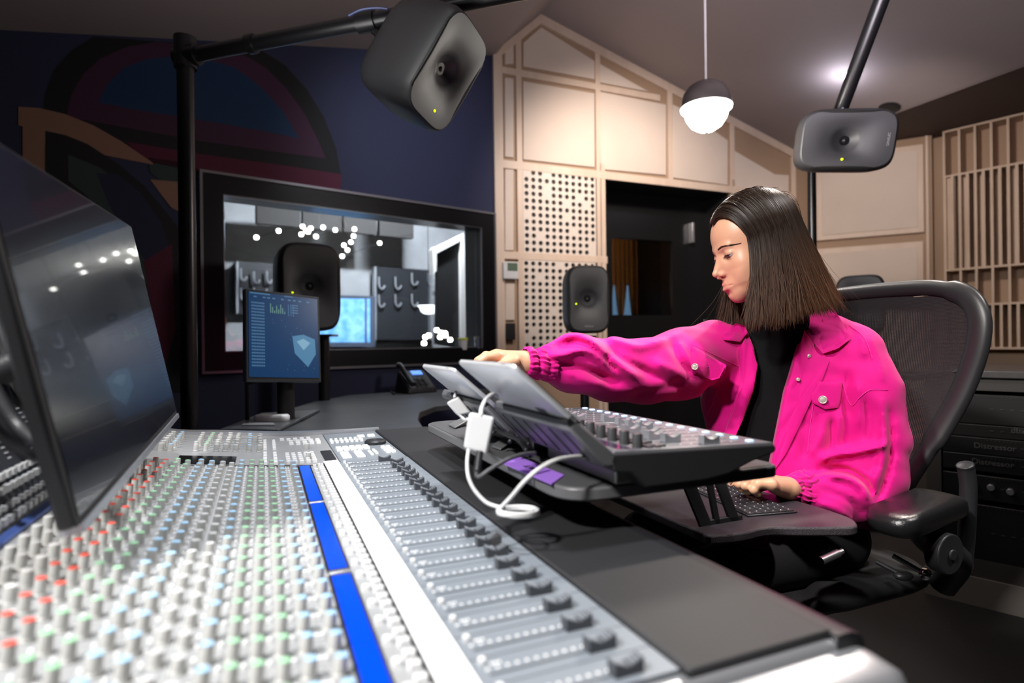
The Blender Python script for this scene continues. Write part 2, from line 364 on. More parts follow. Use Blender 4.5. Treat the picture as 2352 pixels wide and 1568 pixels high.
# battens and frame
def batten(x0, y0, x1, y1, w, d=.022, vert=False):
    mb = MB(); a0, z0 = wpx(x0, y0, d); a1, z1 = wpx(x1, y1, d)
    if vert: q = [(a0 - w / 2, z0), (a0 + w / 2, z0), (a0 + w / 2, z1), (a0 - w / 2, z1)]
    else: q = [(a0, z0 - w / 2), (a1, z1 - w / 2), (a1, z1 + w / 2), (a0, z0 + w / 2)]
    mb.prism([wp(a, z, .001) for a, z in q], WW.N * d, 0); return obj('batten', mb, wood_l, ww, bevel=.0015, smooth=0)
a_, z_ = wpx(1157, 160); zR1 = z_; z_r2 = wpx(1157, 375)[1]; z_r3 = wpx(1157, 583)[1]
def hb(z, a0, a1, w=.05, d=.02):
    mb = MB(); mb.prism([wp(a, zz, .001) for a, zz in ((a0, z - w / 2), (a1, z - w / 2), (a1, z + w / 2), (a0, z + w / 2))], WW.N * d, 0); return obj('batten', mb, wood_l, ww, bevel=.002, smooth=0)
hb(zR1 - .012, .045, 1.45, .05); hb(z_r2 - .01, .045, 2.95, .06); hb(z_r3 - .01, .0, da0, .055)
def vb(a, z0, z1, w=.035, d=.019):
    mb = MB(); mb.prism([wp(aa, zz, .001) for aa, zz in ((a - w / 2, z0), (a + w / 2, z0), (a + w / 2, z1), (a - w / 2, z1))], WW.N * d, 0); return obj('batten', mb, wood_l, ww, bevel=.002, smooth=0)
for x, yt in ((1148, 120), (1192, 90), (1373, 140), (1538, 235), (1680, 330), (1820, 400)):
    a = wpx(x, 400)[0]; vb(a, 0 if x < 1380 else DZ, zc(a) - .03, .045)
vb(wpx(1382, 500)[0], 0, DZ + .1, .05); vb(wpx(1682, 500)[0], 0, DZ + .1, .03)
for (p, q) in (((0, 3.17), (.37, 3.51)), ((.37, 3.51), (2.95, 2.775))):
    mb = MB(); mb.prism([wp(p[0], p[1] - .07, .001), wp(q[0], q[1] - .07, .001), wp(q[0], q[1], .001), wp(p[0], p[1], .001)], WW.N * .024, 0); obj('batten', mb, wood_l, ww, bevel=.002, smooth=0)
mb = MB(WW.M()); mb.box((-.02, -.03, 0), (.035, .02, 3.17)); obj('corner_post', mb, wood_l, ww, bevel=.002, smooth=0)
# perforated boards: real holes
blackback = M['black']
def perforated(x0, x1, y0, y1, rows, colsn, skip, label):
    A0, Z1 = wpx(x0, y0, .02); A1, _ = wpx(x1, y0 + (y1 - y0) * .1, .02); Z0 = wpx(x0, y1, .02)[1]
    t = thing('perforated_panel', label, 'acoustic panel', WW.w((A0 + A1) / 2, 0, Z0), 'perforated panels on the timber wall')
    mb = MB(WW.M()); dx = (A1 - A0) / colsn; dz = (Z1 - Z0) / rows; r = .34 * min(dx, dz); n = 12
    for i in range(colsn):
        for j in range(rows):
            cx = A0 + (i + .5) * dx; cz = Z1 - (j + .5) * dz
            if (i, j) in skip:
                mb.add([(cx - dx / 2, -.018, cz - dz / 2), (cx + dx / 2, -.018, cz - dz / 2), (cx + dx / 2, -.018, cz + dz / 2), (cx - dx / 2, -.018, cz + dz / 2)], [(0, 1, 2, 3)]); continue
            vs = []; 
            for k in range(n):
                a = 2 * math.pi * (k + .5) / n; c, s_ = math.cos(a), math.sin(a); m_ = max(abs(c), abs(s_))
                vs.append((cx + c / m_ * dx / 2, -.018, cz + s_ / m_ * dz / 2))
            # snap corners
            for k in range(n):
                a = 2 * math.pi * (k + .5) / n; vs.append((cx + r * math.cos(a), -.018, cz + r * math.sin(a)))
            for k in range(n):
                a = 2 * math.pi * (k + .5) / n; vs.append((cx + r * math.cos(a), -.004, cz + r * math.sin(a)))
            fs = [(k, (k + 1) % n, n + (k + 1) % n, n + k) for k in range(n)] + [(n + k, n + (k + 1) % n, 2 * n + (k + 1) % n, 2 * n + k) for k in range(n)]
            mb.add(vs, fs)
            for sx in (-1, 1):
                for sz in (-1, 1):   # corner triangles
                    q = [(cx + sx * dx / 2, -.018, cz + sz * dz / 2)]
                    ks = [k for k in range(n) if math.copysign(1, math.cos(2 * math.pi * (k + .5) / n)) == sx and math.copysign(1, math.sin(2 * math.pi * (k + .5) / n)) == sz]
                    for k in ks[:-1]: mb.add([q[0], vs[k], vs[k + 1]], [(0, 1, 2)])
    obj('board', mb, cream2, t, smooth=0)
    mb = MB(WW.M()); mb.box((A0, -.0035, Z0), (A1, -.001, Z1)); obj('backing', mb, blackback, t, smooth=0)
    return t
sk = {(0, 0), (3, 0), (3, 2), (3, 3), (8, 3), (6, 4), (9, 4), (0, 6), (6, 6), (7, 8), (2, 9), (10, 10), (11, 11), (10, 11)}
perforated(1201, 1368, 386, 580, 12, 11, sk, 'upper perforated board with black round holes on the timber wall')
sk2 = {(5, 0), (2, 2), (7, 4), (4, 7), (0, 11), (1, 10), (9, 10), (6, 12)}
perforated(1201, 1368, 596, 800, 13, 11, sk2, 'lower perforated board with black round holes behind the small speaker')
# thermostat + black switch
t = thing('thermostat', 'white wall thermostat with green display beside the window corner', 'thermostat', WW.w(*[wpx(1173, 640)[0], .02], wpx(1173, 640)[1]))
mb = MB(WW.M()); A0, Z1 = wpx(1156, 600, .05); A1, Z0 = wpx(1192, 641, .05); mb.box((A0, -.05, Z0), (A1, -.02, Z1)); obj('case', mb, M['white'], t, bevel=.005)
mb = MB(WW.M()); B0, Y1 = wpx(1166, 603, .052); B1, Y0 = wpx(1189, 622, .052); mb.box((B0, -.0525, Y0), (B1, -.0495, Y1)); obj('display', mb, mat('lcd', (.12, .17, .12), .3), t)
mb = MB(WW.M()); A0, Z1 = wpx(1162, 742, .03); A1, Z0 = wpx(1184, 780, .03); mb.box((A0, -.03, Z0), (A1, -.02, Z1))
tag(obj('switch_plate', mb, M['black'], bevel=.002), 'square black switch plate low on the timber wall', 'switch')

# ---- door recess and glazed door
mb = MB(WW.M())
mb.box((da0, 0.02, 0), (da0 + .02, .5, DZ)); mb.box((da1 - .02, .02, 0), (da1, .5, DZ)); mb.box((da0, .02, DZ - .02), (da1, .5, DZ)); 
struct('trim_1', mb, M['black'], smooth=0)
gA0, gZ1 = wpx(1405, 545, -.3); gA1, gZ0 = wpx(1546, 724, -.3)
mb = MB(WW.M()); mb.box((da0 + .02, .30, 0), (gA0, .35, DZ - .02)); mb.box((gA1, .30, 0), (da1 - .02, .35, DZ - .02)); mb.box((gA0, .30, 0), (gA1, .35, gZ0)); mb.box((gA0, .30, gZ1), (gA1, .35, DZ - .02))
door = struct('door_1', mb, mat('door_black', (.010, .010, .011), .3), smooth=0)
mb = MB(WW.M()); mb.box((gA0, .32, gZ0), (gA1, .326, gZ1)); obj('glass_pane', mb, glass_mat('door_glass', (.45, .42, .4), .04), door, smooth=0)
mb = MB(WW.M())
hA, hZ = wpx(1588, 535, -.27); mb.box((hA - .012, .24, hZ - .09), (hA + .012, .30, hZ + .09)); obj('hinge', mb, M['silver'], door, bevel=.003)
mb = MB(WW.M()); hA, hZ = wpx(1620, 760, -.27); mb.tube([(hA, .29, hZ - .1), (hA, .25, hZ - .1), (hA, .25, hZ + .1), (hA, .29, hZ + .1)], .008); obj('handle', mb, M['chrome'], door)
# corridor behind the door: slatted timber wall, warm light
slat_m = wood('warm_slats', (.32, .17, .07), (.42, .24, .10), .6, (1, 1, .3), 6)
mb = MB(WW.M()); mb.box((.7, 2.0, 0), (2.6, 2.1, 2.8))
for i in range(28): x = .72 + i * .065; mb.box((x, 1.95, .0), (x + .035, 2.0, 2.8))
struct('wall_corridor', mb, slat_m, smooth=0)
mb = MB(WW.M()); mb.box((.6, .4, 2.8), (2.6, 2.1, 2.86)); struct('ceiling_corridor', mb, M['black'], smooth=0)
mb = MB(WW.M()); mb.box((.6, .4, 0), (.7, 2.1, 2.8)); mb.box((2.6, .4, 0), (2.7, 2.1, 2.8)); struct('wall_corridor_ends', mb, M['black'], smooth=0)
c_ = WW.w(1.2, -1.0, 2.6); area('corridor_light', tuple(c_), tuple(WW.w(1.2, -1.9, 1.3)), 14, .8, .2, (1, .72, .42))
t = thing('monitor_reflection', 'pair of tapered blue monitor reflections, built as glowing strips behind the dark glazed door', 'reflection', WW.w(*[wpx(1427, 730, -1.8)[0], -1.88], wpx(1427, 730, -1.8)[1]))  # reflections of monitors in the door glass, built as glowing strips
bl = mat('blue_reflection', (.1, .3, .6), .4, emit=(.25, .55, 1), es=.6)
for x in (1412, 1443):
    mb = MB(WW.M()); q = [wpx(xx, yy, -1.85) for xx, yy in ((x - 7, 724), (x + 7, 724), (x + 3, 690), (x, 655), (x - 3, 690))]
    mb.prism([(a, 1.85, z) for a, z in q], (0, .03, 0)); obj('reflection_strip', mb, bl, t, smooth=0)

# ---- right-hand panelled wall (WP) and diffuser wall (WS)
mb = MB(WP.M()); mb.box((-.02, 0, 0), (.90, .15, 2.85)); wr = struct('wall_right', mb, wood_g, smooth=0)
def ppanel(W, par, x0, y0, x1, y1, dz0=0, dz1=0, name='wall_panel', frame_w=.045):
    A0, Z1 = W.px(x0, y0, .03); A1, _ = W.px(x1, y0, .03); Z0 = W.px(x0, y1, .03)[1]
    mb = MB(W.M()); mb.box((A0, -.03, Z0), (A1, 0, Z1)); 
    p = obj(name, mb, wood_l, par, bevel=.003, smooth=0)
    mb = MB(W.M()); f = frame_w; mb.box((A0 + f, -.036, Z0 + f), (A1 - f, -.028, Z1 - f)); obj('fabric', mb, cream, p, bevel=.003, smooth=0)
ppanel(WP, wr, 1874, 365, 2121, 553); ppanel(WP, wr, 1874, 572, 2121, 850); ppanel(WP, wr, 1874, 870, 2121, 1180)
mb = MB(WP.M()); a_, _ = WP.px(2126, 500); mb.box((a_, -.028, 0), (.87, 0, 2.78)); obj('corner_post', mb, wood_l, wr, smooth=0)
mb = MB(WS.M()); mb.box((-.02, .12, 0), (3.2, .25, 2.85)); struct('wall_right_diffuser', mb, wood_g, smooth=0)
t = thing('diffuser', 'light timber slatted sound diffuser with deep cells at far right', 'sound diffuser', WS.w(1.2, 0, .95))
dz = [2.78, WS.px(2250, 395)[1], WS.px(2250, 412)[1], WS.px(2250, 616)[1], WS.px(2250, 700)[1], .95]
slw = wood('diffuser_wood', (.50, .37, .27), (.58, .44, .33), .55, (1, 1, .25), 9)
a00 = WS.px(2172, 500)[0]
mb = MB(WS.M())
for z in (dz[0] - .012, dz[1], dz[3], dz[4], dz[5]): mb.box((a00, -.06, z - .008), (3.0, .12, z + .008))
obj('shelf', mb, slw, t, smooth=0)
def fins(zb, zt, pitch, th, off=0, depth=.12, back=.12):
    mb = MB(WS.M()); x = a00 + off
    while x < 2.9: mb.box((x, -depth + .06, zb + .008), (x + th, back, zt - .008)); x += pitch
    obj('fin', mb, slw, t, smooth=0)
fins(dz[1], dz[0], .105, .016); fins(dz[3], dz[1], .052, .020, .0, .12); fins(dz[4], dz[3], .105, .016); fins(dz[5], dz[4], .052, .018)
mb = MB(WS.M()); mb.box((a00, -.03, dz[3] + .01), (a00 + .075, .1, dz[1] - .01)); obj('block', mb, slw, t, smooth=0)
mb = MB(WS.M())
for k in range(18): mb.box((a00 + .12 + k * .104, .02 + (k * 37 % 5) * .014, dz[3] + .01), (a00 + .17 + k * .104, .12, dz[1] - .01))
obj('well_bottom', mb, slw, t, smooth=0)

# other walls (behind and beside the camera) and skirting
dkw = mat('dark_wall', (.03, .03, .038), .8)
p0 = WB.w(-5.2, 0, 0); mb = MB(); mb.prism([p0, p0 + [-.15, 0, 0], (-4.5, -2.8, 0), (-4.35, -2.8, 0)], (0, 0, 2.6)); struct('wall_left_side', mb, dkw, smooth=0)
mb = MB(); mb.box((-4.5, -2.95, 0), (5.8, -2.8, 2.9)); struct('wall_back', mb, dkw, smooth=0)
p1 = WS.w(3.2, 0, 0); mb = MB(); mb.prism([p1, p1 + [.15, 0, 0], (5.8, -2.8, 0), (5.65, -2.8, 0)], (0, 0, 2.85)); struct('wall_right_side', mb, dkw, smooth=0)

# ============================================================ ROOM BEYOND THE WINDOW
D2 = -2.6
def fl(pts, d0, d1, mb, mi=0): WB.poly(mb, pts, d0, d1, mi)
conc = mat('concrete_blocks', (.33, .34, .35), .9, var=.25, vscale=3)
conc.name = 'concrete_blocks'
mb = MB(WB.M()); mb.box((-4.8, 3.0, 0), (3.2, 3.15, 3.4)); struct('wall_live_room', mb, conc, smooth=0)
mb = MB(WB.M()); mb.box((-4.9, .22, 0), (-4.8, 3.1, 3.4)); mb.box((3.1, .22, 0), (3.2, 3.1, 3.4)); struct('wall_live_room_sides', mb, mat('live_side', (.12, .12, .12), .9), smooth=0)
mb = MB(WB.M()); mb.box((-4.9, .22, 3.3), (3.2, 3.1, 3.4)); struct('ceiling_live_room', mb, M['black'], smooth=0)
mb = MB()
for i, (x0, x1) in enumerate(((590, 690), (696, 785), (790, 865), (872, 950))):
    fl([(x0, 448 + (x0 - 590) * .09), (x1, 448 + (x1 - 590) * .09), (x1, 512 + (x1 - 590) * .1), (x0, 512 + (x0 - 590) * .1)], -2.52, -2.45, mb)
g = mat('reflection_dark', (.03, .028, .026), .8)  # the window's reflection of the perforated boards, built as dark panels
tag(obj('board_reflection', mb, g, smooth=0), 'reflection of the perforated boards, built as dark panels high beyond the studio window', 'mirror_image')
for (x0, y0, x1, y1, lb, seed) in ((545, 600, 650, 720, 'dark wall rack with metal hooks beyond the window, left of the large speaker', 1), (862, 612, 992, 780, 'dark wall rack with metal hooks beyond the window, right of the blue-lit screen', 2)):
    t = thing('hook_rack', lb, 'rack', WB.w(*[WB.px((x0 + x1) / 2, y1, -2.9)[0], -2.95], WB.px(x0, y1, -2.9)[1]), 'hook racks in the room beyond')
    mb = MB(); fl([(x0, y0), (x1, y0 + 8), (x1, y1), (x0, y1)], -2.99, -2.9, mb); obj('back_board', mb, mat('rack_board', (.02, .022, .026), .4), t, smooth=0)
    mb = MB(); rr = random.Random(seed)
    for k in range(7):
        x = x0 + 8 + (x1 - x0 - 16) * (k % 4) / 3.; y = y0 + 14 + (k // 4) * 42 + rr.uniform(0, 10)
        q = [WB.px(xx, yy, -2.85) for xx, yy in ((x, y), (x + 1, y + 22), (x + 8, y + 28), (x + 14, y + 20))]
        mb.tube(catmull([WB.w(a, -2.85, z) for a, z in q], 4), .012, 6)
    obj('hook', mb, mat('hook_metal', (.5, .52, .55), .3, .6), t)
    mb = MB(); fl([(x0 - 2, y0), (x0 + 3, y0), (x0 + 3, y1), (x0 - 2, y1)], -2.9, -2.84, mb); fl([(x1 - 3, y0 + 8), (x1 + 2, y0 + 8), (x1 + 2, y1), (x1 - 3, y1)], -2.9, -2.84, mb); obj('post', mb, mat('rack_post', (.4, .42, .45), .3, .5), t)
t = thing('lit_screen', 'bright blue lit screen beyond the window behind the large speaker', 'screen', WB.w(*[WB.px(790, 790, -2.6)[0], -2.8], WB.px(790, 790, -2.6)[1]))
mb = MB(); fl([(712, 676), (862, 680), (862, 796), (712, 796)], -2.85, -2.78, mb); obj('bezel', mb, mat('screen_frame', (.08, .1, .14), .3), t, smooth=0)
sm = mat('blue_screen', (.1, .3, .6), .3, emit=(.16, .42, .9), es=.55); nt = sm.node_tree; n = nt.nodes.new('ShaderNodeTexNoise'); n.inputs['Scale'].default_value = 5; rm = nt.nodes.new('ShaderNodeValToRGB'); rm.color_ramp.elements[0].color = (.06, .22, .6, 1); rm.color_ramp.elements[1].color = (.42, .72, 1, 1); rm.color_ramp.elements[0].position = .35; rm.color_ramp.elements[1].position = .65
nt.links.new(n.outputs['Fac'], rm.inputs[0]); nt.links.new(rm.outputs[0], nt.nodes['Principled BSDF'].inputs['Emission Color'])
mb = MB(); fl([(720, 684), (838, 686), (838, 786), (720, 786)], -2.78, -2.775, mb); fl([(843, 686), (850, 686), (850, 786), (843, 786)], -2.78, -2.775, mb); obj('display', mb, sm, t, smooth=0)
# white framed glazed door at right of the live room
t = thing('framed_door', 'white framed glazed door standing beyond the right end of the window', 'door', WB.w(*[WB.px(1035, 820, -1.4)[0], -1.45], 0.0))
mb = MB(); wfm = mat('white_frame', (.75, .73, .7), .5)
fl([(994, 572), (1003, 566), (1003, 622), (995, 630)], -1.45, -1.38, mb); fl([(994, 572), (1066, 536), (1068, 548), (1003, 582)], -1.45, -1.38, mb); fl([(1058, 545), (1068, 540), (1070, 800), (1060, 800)], -1.45, -1.38, mb)
obj('frame', mb, wfm, t, smooth=0)
mb = MB(); fl([(1003, 582), (1058, 552), (1060, 800), (1000, 790)], -1.45, -1.42, mb); obj('leaf', mb, M['black'], t, smooth=0)
# bright light strips at the left of the window
for (x, y0, y1, lb) in ((484, 500, 830, 'tall narrow lit strip nearest the left edge of the window'), (513, 505, 640, 'shorter warm lit strip second from the left edge of the window')):
    mb = MB(); fl([(x - 3, y0), (x + 3, y0), (x + 3, y1), (x - 3, y1)], -.9, -.87, mb)
    tag(obj('light_strip', mb, mat('strip_glow', (.8, .85, .9), .4, emit=(.75, .85, 1), es=.8), smooth=0), lb, 'light strip', 'light strips in the window')
# fairy lights
bulb_m = mat('bulb_glow', (1, .9, .7), .4, emit=(1, .93, .8), es=6)
def string(pts, dd, label, n_extra, group):
    t = thing('string_light', label, 'string lights', WB.w(*[WB.px(*pts[0], dd)[0], dd], WB.px(*pts[0], dd)[1]))
    path = catmull([WB.w(WB.px(x, y, dd)[0], dd, WB.px(x, y, dd)[1]) for x, y in pts], 5)
    mb = MB(); mb.tube(path, .003, 5); obj('wire', mb, M['cable'], t)
    for (x, y) in pts:
        a, z = WB.px(x, y, dd); mb = MB(); mb.sphere(WB.w(a, dd, z), .023, 0, 10); obj('bulb', mb, bulb_m, t)
string([(589, 545), (640, 530), (695, 520), (703, 530), (714, 524), (692, 538), (708, 532), (742, 522), (726, 543), (770, 528), (814, 526), (812, 542), (806, 556), (790, 563), (798, 574), (786, 588), (872, 558)], -2.2, 'string of glowing bulbs draped high beyond the studio window', 0, '')
string([(1003, 758), (1013, 764), (1023, 770), (1011, 774), (1034, 780), (985, 770), (977, 774), (974, 788), (962, 804), (960, 820), (1022, 765)], -.8, 'string of small glowing bulbs low beyond the right of the window', 0, '')
# the pendant's reflection in the window, built as a glowing dome beyond the glass
t = thing('pendant_lamp', 'white reflection of the pendant lamp, built as a glowing dome beyond the studio window', 'lamp', WB.w(WB.px(985, 700, -2.0)[0], -2.0, WB.px(985, 726, -2.0)[1]))
a, z = WB.px(985, 703, -2.0); pc = WB.w(a, -2.0, z)
mb = MB(Matrix.Translation(Vector(tuple(pc)))); mb.lathe([(.005, -.085), (.05, -.08), (.085, -.055), (.1, -.01), (.12, 0), (.12, .006), (.01, .012)], 24); obj('reflected_shade', mb, mat('pendant_reflection', (1, 1, 1), .4, emit=(.95, .98, 1), es=1.6), t)
mb = MB(); mb.cyl(pc, pc + [0, 0, 1.2], .004, 6); obj('cord', mb, M['cable'], t)
area('live_room_light', tuple(WB.w(-.9, -1.2, 3.25)), tuple(WB.w(-.9, -2.9, 1.9)), 2600, 2.4, .6, (.95, .98, 1))
# cups on the window sill
for (x0, x1, y0, y1, lb, m) in ((1053, 1075, 786, 827, 'white paper cup with yellow rim on the window sill', 'w'), (1088, 1112, 772, 826, 'clear glass tumbler at the right end of the window sill', 'g')):
    dd = .0; a0_, zb = WB.px(x0, y1, dd); a1_, zt = WB.px(x1, y0, dd); r = abs(a1_ - a0_) / 2; c = WB.w((a0_ + a1_) / 2, -.0, zb)
    zb = WZ0 + .1; h = max(.08, zt - zb); c[2] = 0
    t = thing('cup' if m == 'w' else 'glass_tumbler', lb, 'cup', c + [0, 0, zb])
    mb = MB(Matrix.Translation(Vector(tuple(c + [0, 0, zb])))); r *= .8
    mb.lathe([(r * .8, 0), (r, h), (r * .9, h), (r * .72, .006)], 20); obj('body', mb, M['white'] if m == 'w' else glass_mat('tumbler_glass', (.8, .85, .95), .25), t)
    if m == 'w': mb = MB(Matrix.Translation(Vector(tuple(c + [0, 0, zb])))); mb.lathe([(r * 1.02, h - .012), (r * 1.04, h - .012), (r * 1.04, h + .002), (r * 1.0, h + .002)], 20, cap0=False, cap1=False); obj('rim', mb, mat('yellow_rim', (.7, .75, .05), .4), t)
# ============================================================ MIXING CONSOLE (console frame: x across, y along, z up)
def kmb(): return MB(KF)
ZT = .80
def zeq(v): return ZT + (.055 - v) * .11          # gently rising channel section
T0, T1, TM = .36, 1.27, 1.70
con = thing('mixing_console', 'large silver and grey audio mixing console covered in rows of knobs and faders', 'mixing console', K(.1, 1.0, 0))
# body and legs
mb = kmb(); mb.prism([(-.30, .325, z) for z in ()] or [(v, .345, z) for v, z in ((-.27, .60), (.40, .60), (.455, .70), (.465, .775), (.455, .795), (.43, .7975), (.06, .7975), (-.27, .832))], (0, 1.36, 0))
obj('body', mb, M['silver'], con, bevel=.006)
mb = kmb()
for v in (-.15, .25):
    for t_ in (.5, 1.55): mb.box((v - .04, t_ - .04, 0), (v + .04, t_ + .04, .61))
obj('pedestal', mb, M['black'], con, smooth=0)
# rounded silver end cheek
mb = kmb(); rs = []
for t_, s_ in ((.300, .0), (.303, .007), (.312, .013), (.335, .015), (.352, .015)):
    o = [(v, z) for v, z in fillet([(-.28, .64), (.40, .64), (.455, .715), (.458, .790), (.41, .7905), (.06, .7905), (-.28, .82)], [.02, .02, .03, .022, .01, .01, .02], 6)]
    c = np.mean(o, axis=0); k = 1
    rs.append([(v + (.015 if v > .3 else 0) * (s_ / .015) - (0 if v > .3 else .01) * (1 - s_ / .015), t_, z - (.013 - s_ * .87) if z > .76 else z + (.013 - s_ * .87)) for v, z in o])
mb.rings(rs, 0); obj('end_cheek', mb, M['silver'], con, smooth=60)
mb = kmb(); rs = []
for v, dv in ((.435, 0), (.452, .0), (.463, -.004), (.468, -.012)):
    rs.append([(v, .345, .70), (v, 1.68, .70), (v, 1.68, .803 + dv), (v, .345, .803 + dv)])
mb.rings(rs, 0); obj('front_rail', mb, M['dark'], con, smooth=60)
# surfaces
mb = kmb(); mb.hexa([(-.262, .352, zeq(-.262) - .004), (.058, .352, zeq(.058) - .004), (.058, T1, zeq(.058) - .004), (-.262, T1, zeq(-.262) - .004)], [(-.262, .352, zeq(-.262)), (.058, .352, zeq(.058)), (.058, T1, zeq(.058)), (-.262, T1, zeq(-.262))])
obj('channel_panel', mb, M['panel'], con, smooth=0)
mb = kmb(); mb.box((.058, .352, .796), (.113, T1, .8)); obj('meter_strip', mb, M['panel'], con, smooth=0)
mb = kmb()
for k in range(25):
    t_ = T0 + k * .038; mb.box((.144, t_ + .0006, .796), (.2865, min(t_ + .0374, 1.275), .8015))
obj('fader_panel', mb, M['fpanel'], con, smooth=0)
mb = kmb(); mb.box((.113, .352, .797), (.143, 1.30, .8025)); obj('scribble_strip', mb, M['strip'], con, bevel=.001)
mb = kmb(); mb.box((.289, .352, .797), (.436, 1.685, .8045)); mb.cyl((.436, .352, .797), (.436, 1.685, .797), .0075, 10); obj('armrest', mb, M['pad'], con, bevel=.002)
mb = kmb(); mb.box((.1105, .352, .7985), (.1125, 1.27, .8035)); mb.box((.2872, .352, .8), (.2885, 1.68, .803)); obj('seam', mb, M['black'], con, smooth=0)
# three blue displays with dark bezels
for (a, b) in ((.352, .655), (.668, .962), (.973, 1.268)):
    mb = kmb(); mb.box((.0605, a, .7995), (.0855, b, .8025)); f = obj('display_bezel', mb, M['black'], con, bevel=.001)
    mb = kmb(); mb.box((.0635, a + .004, .8026), (.0825, b - .004, .8032)); obj('display', mb, M['blue'], f, smooth=0)
mb = kmb()
for t_ in (.6615, .9675): mb.box((.062, t_ - .004, .8), (.085, t_ + .004, .8035))
obj('display_joint', mb, M['silver'], con, bevel=.001)

# knobs
def knob_mesh(name, r, h, cap, capm, skirt_=True):
    mb = MB(); n = 14
    mb.lathe([(r * 1.12, 0), (r * 1.12, h * .12), (r, h * .16), (r * .93, h * .93), (r * .86, h)], n, 0, cap1=False)
    mb.lathe([(r * .90, h * .90), (r * .90, h * 1.0), (r * .62, h * 1.04)], n, 1, cap0=False)
    me = bpy.data.meshes.new(name); me.from_pydata(mb.v, [], mb.f); me.polygons.foreach_set('material_index', mb.mi)
    me.materials.append(M['knob']); me.materials.append(capm)
    me.polygons.foreach_set('use_smooth', [True] * len(me.polygons)); me.set_sharp_from_angle(angle=R_(40)); return me, mb
KM = {}
for nm, r, h in (('capgrey', .0052, .0155), ('capred', .0050, .0165), ('capgreen', .0050, .016), ('capblue', .0052, .0155), ('capwhite', .0058, .016), ('capgreylow', .0052, .012)):
    m_ = M['capgrey'] if nm in ('capgrey', 'capgreylow') else M['white'] if nm == 'capwhite' else M[nm]
    KM[nm] = knob_mesh('knob', r, h, None, m_)
cols_k = [(-.240, 'capwhite', 0), (-.224, 'capgrey', .5), (-.205, 'capwhite', .15), (-.188, 'capred', .6), (-.170, 'capred', .1), (-.152, 'capgreen', .55), (-.134, 'capgreen', .05), (-.113, 'capblue', .5),
          (-.094, 'capblue', .1), (-.076, 'capgreylow', .6), (-.060, 'capgreylow', .2), (-.043, 'capblue', .5), (-.025, 'capgreen', .5), (-.008, 'capgreen', .5), (.010, 'capgreen', .5), (.028, 'capblue', .5), (.050, 'capblue', .5)]
kn = []
for v, nm, ph in cols_k:
    for k in range(24):
        if .03 < v < .045: continue
        kn.append((v, T0 + .004 + (k + ph * .8 + .1) * .038, nm))
# master section clusters at the far end
rr = random.Random(3)
for v, nm in ((-.225, 'capblue'), (-.205, 'capwhite'), (-.185, 'capblue'), (-.14, 'capgrey'), (-.12, 'capgreen'), (-.10, 'capgrey'), (-.08, 'capwhite'), (-.06, 'capgrey'), (-.035, 'capblue'), (-.012, 'capgrey')):
    for k in range(6): kn.append((v + rr.uniform(-.002, .002), 1.44 + k * .036 + rr.uniform(-.004, .004), nm))
kn.append((.085, 1.345, 'capwhite')); kn.append((.09, 1.47, 'capwhite'))
kmi = KF.to_3x3().to_4x4()
def kscore(v, t_): p = K(v, t_, .82); x = 1176 + F * p[0] / p[1]; y = 784 + F * .23 / p[1]; return (0 if (-10 < x < 2360 and y < 1575) else 9) + p[1]
kn.sort(key=lambda q: kscore(q[0], q[1]))
tilt = Matrix.Rotation(math.atan(.11), 4, 'Y')
rest = MB()
Binv = ROOTM[con.name].inverted()
for i, (v, t_, nm) in enumerate(kn):
    z = zeq(v) if t_ < T1 else .802 + (.055 - v) * .10
    Mx = KF @ Matrix.Translation((v, t_, z)) @ tilt
    if i < 100:
        o = bpy.data.objects.new('knob', KM[nm][0]); COL.objects.link(o); o.parent = con; o.matrix_local = Binv @ Mx
    else:
        b = KM[nm][1]; n0 = len(rest.v); off = {'capgrey': 1, 'capgreylow': 1, 'capwhite': 2, 'capred': 3, 'capgreen': 4, 'capblue': 5}[nm]
        rest.add(b.v, b.f, 0, Mx); rest.mi[-len(b.f):] = [0 if q == 0 else off for q in b.mi]
o = obj('knob_rows', rest, [M['knob'], M['capgrey'], M['white'], M['capred'], M['capgreen'], M['capblue']], con, smooth=40); o['kind'] = 'stuff'
# small push buttons
btn = []
for v in (-.232, -.214, -.196, -.161, -.143, -.122, -.104, -.085, -.051, -.034, -.0165, .001, .019, .038, .0425):
    for k in range(24):
        for q in (.28, .72): btn.append((v, T0 + (k + q) * .038, .0035, .0045, .003))
for k in range(24):
    t_ = T0 + (k + .5) * .038
    btn += [(.092, t_, .0070, .0085, .005), (.1015, t_ + .009, .0055, .0075, .005), (.1015, t_ - .009, .0055, .0075, .005), (.107, t_ + .009, .0035, .0075, .005), (.107, t_ - .009, .0035, .0075, .005)]
for i in range(5):
    for j in range(3): btn.append((.06 + i * .016 - .02 * (j > 1), 1.55 + j * .035, .011, .022, .006))
for i in range(5):
    for j in range(5): btn.append((.045 + i * .013, 1.305 + j * .024, .009, .013, .006))
for i in range(4): btn += [(.02, 1.30 + i * .035, .008, .028, .006), (.0, 1.30 + i * .035, .008, .028, .006), (.02, 1.48 + i * .035, .008, .03, .006), (-.0, 1.48 + i * .035, .008, .03, .006)]
for i in range(5): btn += [(.160 + i * .0155, 1.43, .0135, .045, .005)]
for i in range(7):
    for j in range(2): btn.append((.155 + i * .012, 1.53 + j * .03, .007, .011, .007))
for j in range(4): btn += [(.165 + .004 * 0, 1.32 + j * .018, .02, .013, .004), (.195, 1.32 + j * .018, .018, .013, .004)]
for j in range(3): btn += [(.22, 1.33 + j * .02, .006, .012, .004), (.232, 1.34 + j * .02, .006, .012, .004), (.258 + 0 * j, 1.345 + j * .03, .01, .018, .005), (.27, 1.345 + j * .03, .01, .018, .005)]
btn += [(.235, 1.60, .02, .022, .005), (.262, 1.60, .02, .022, .005)]
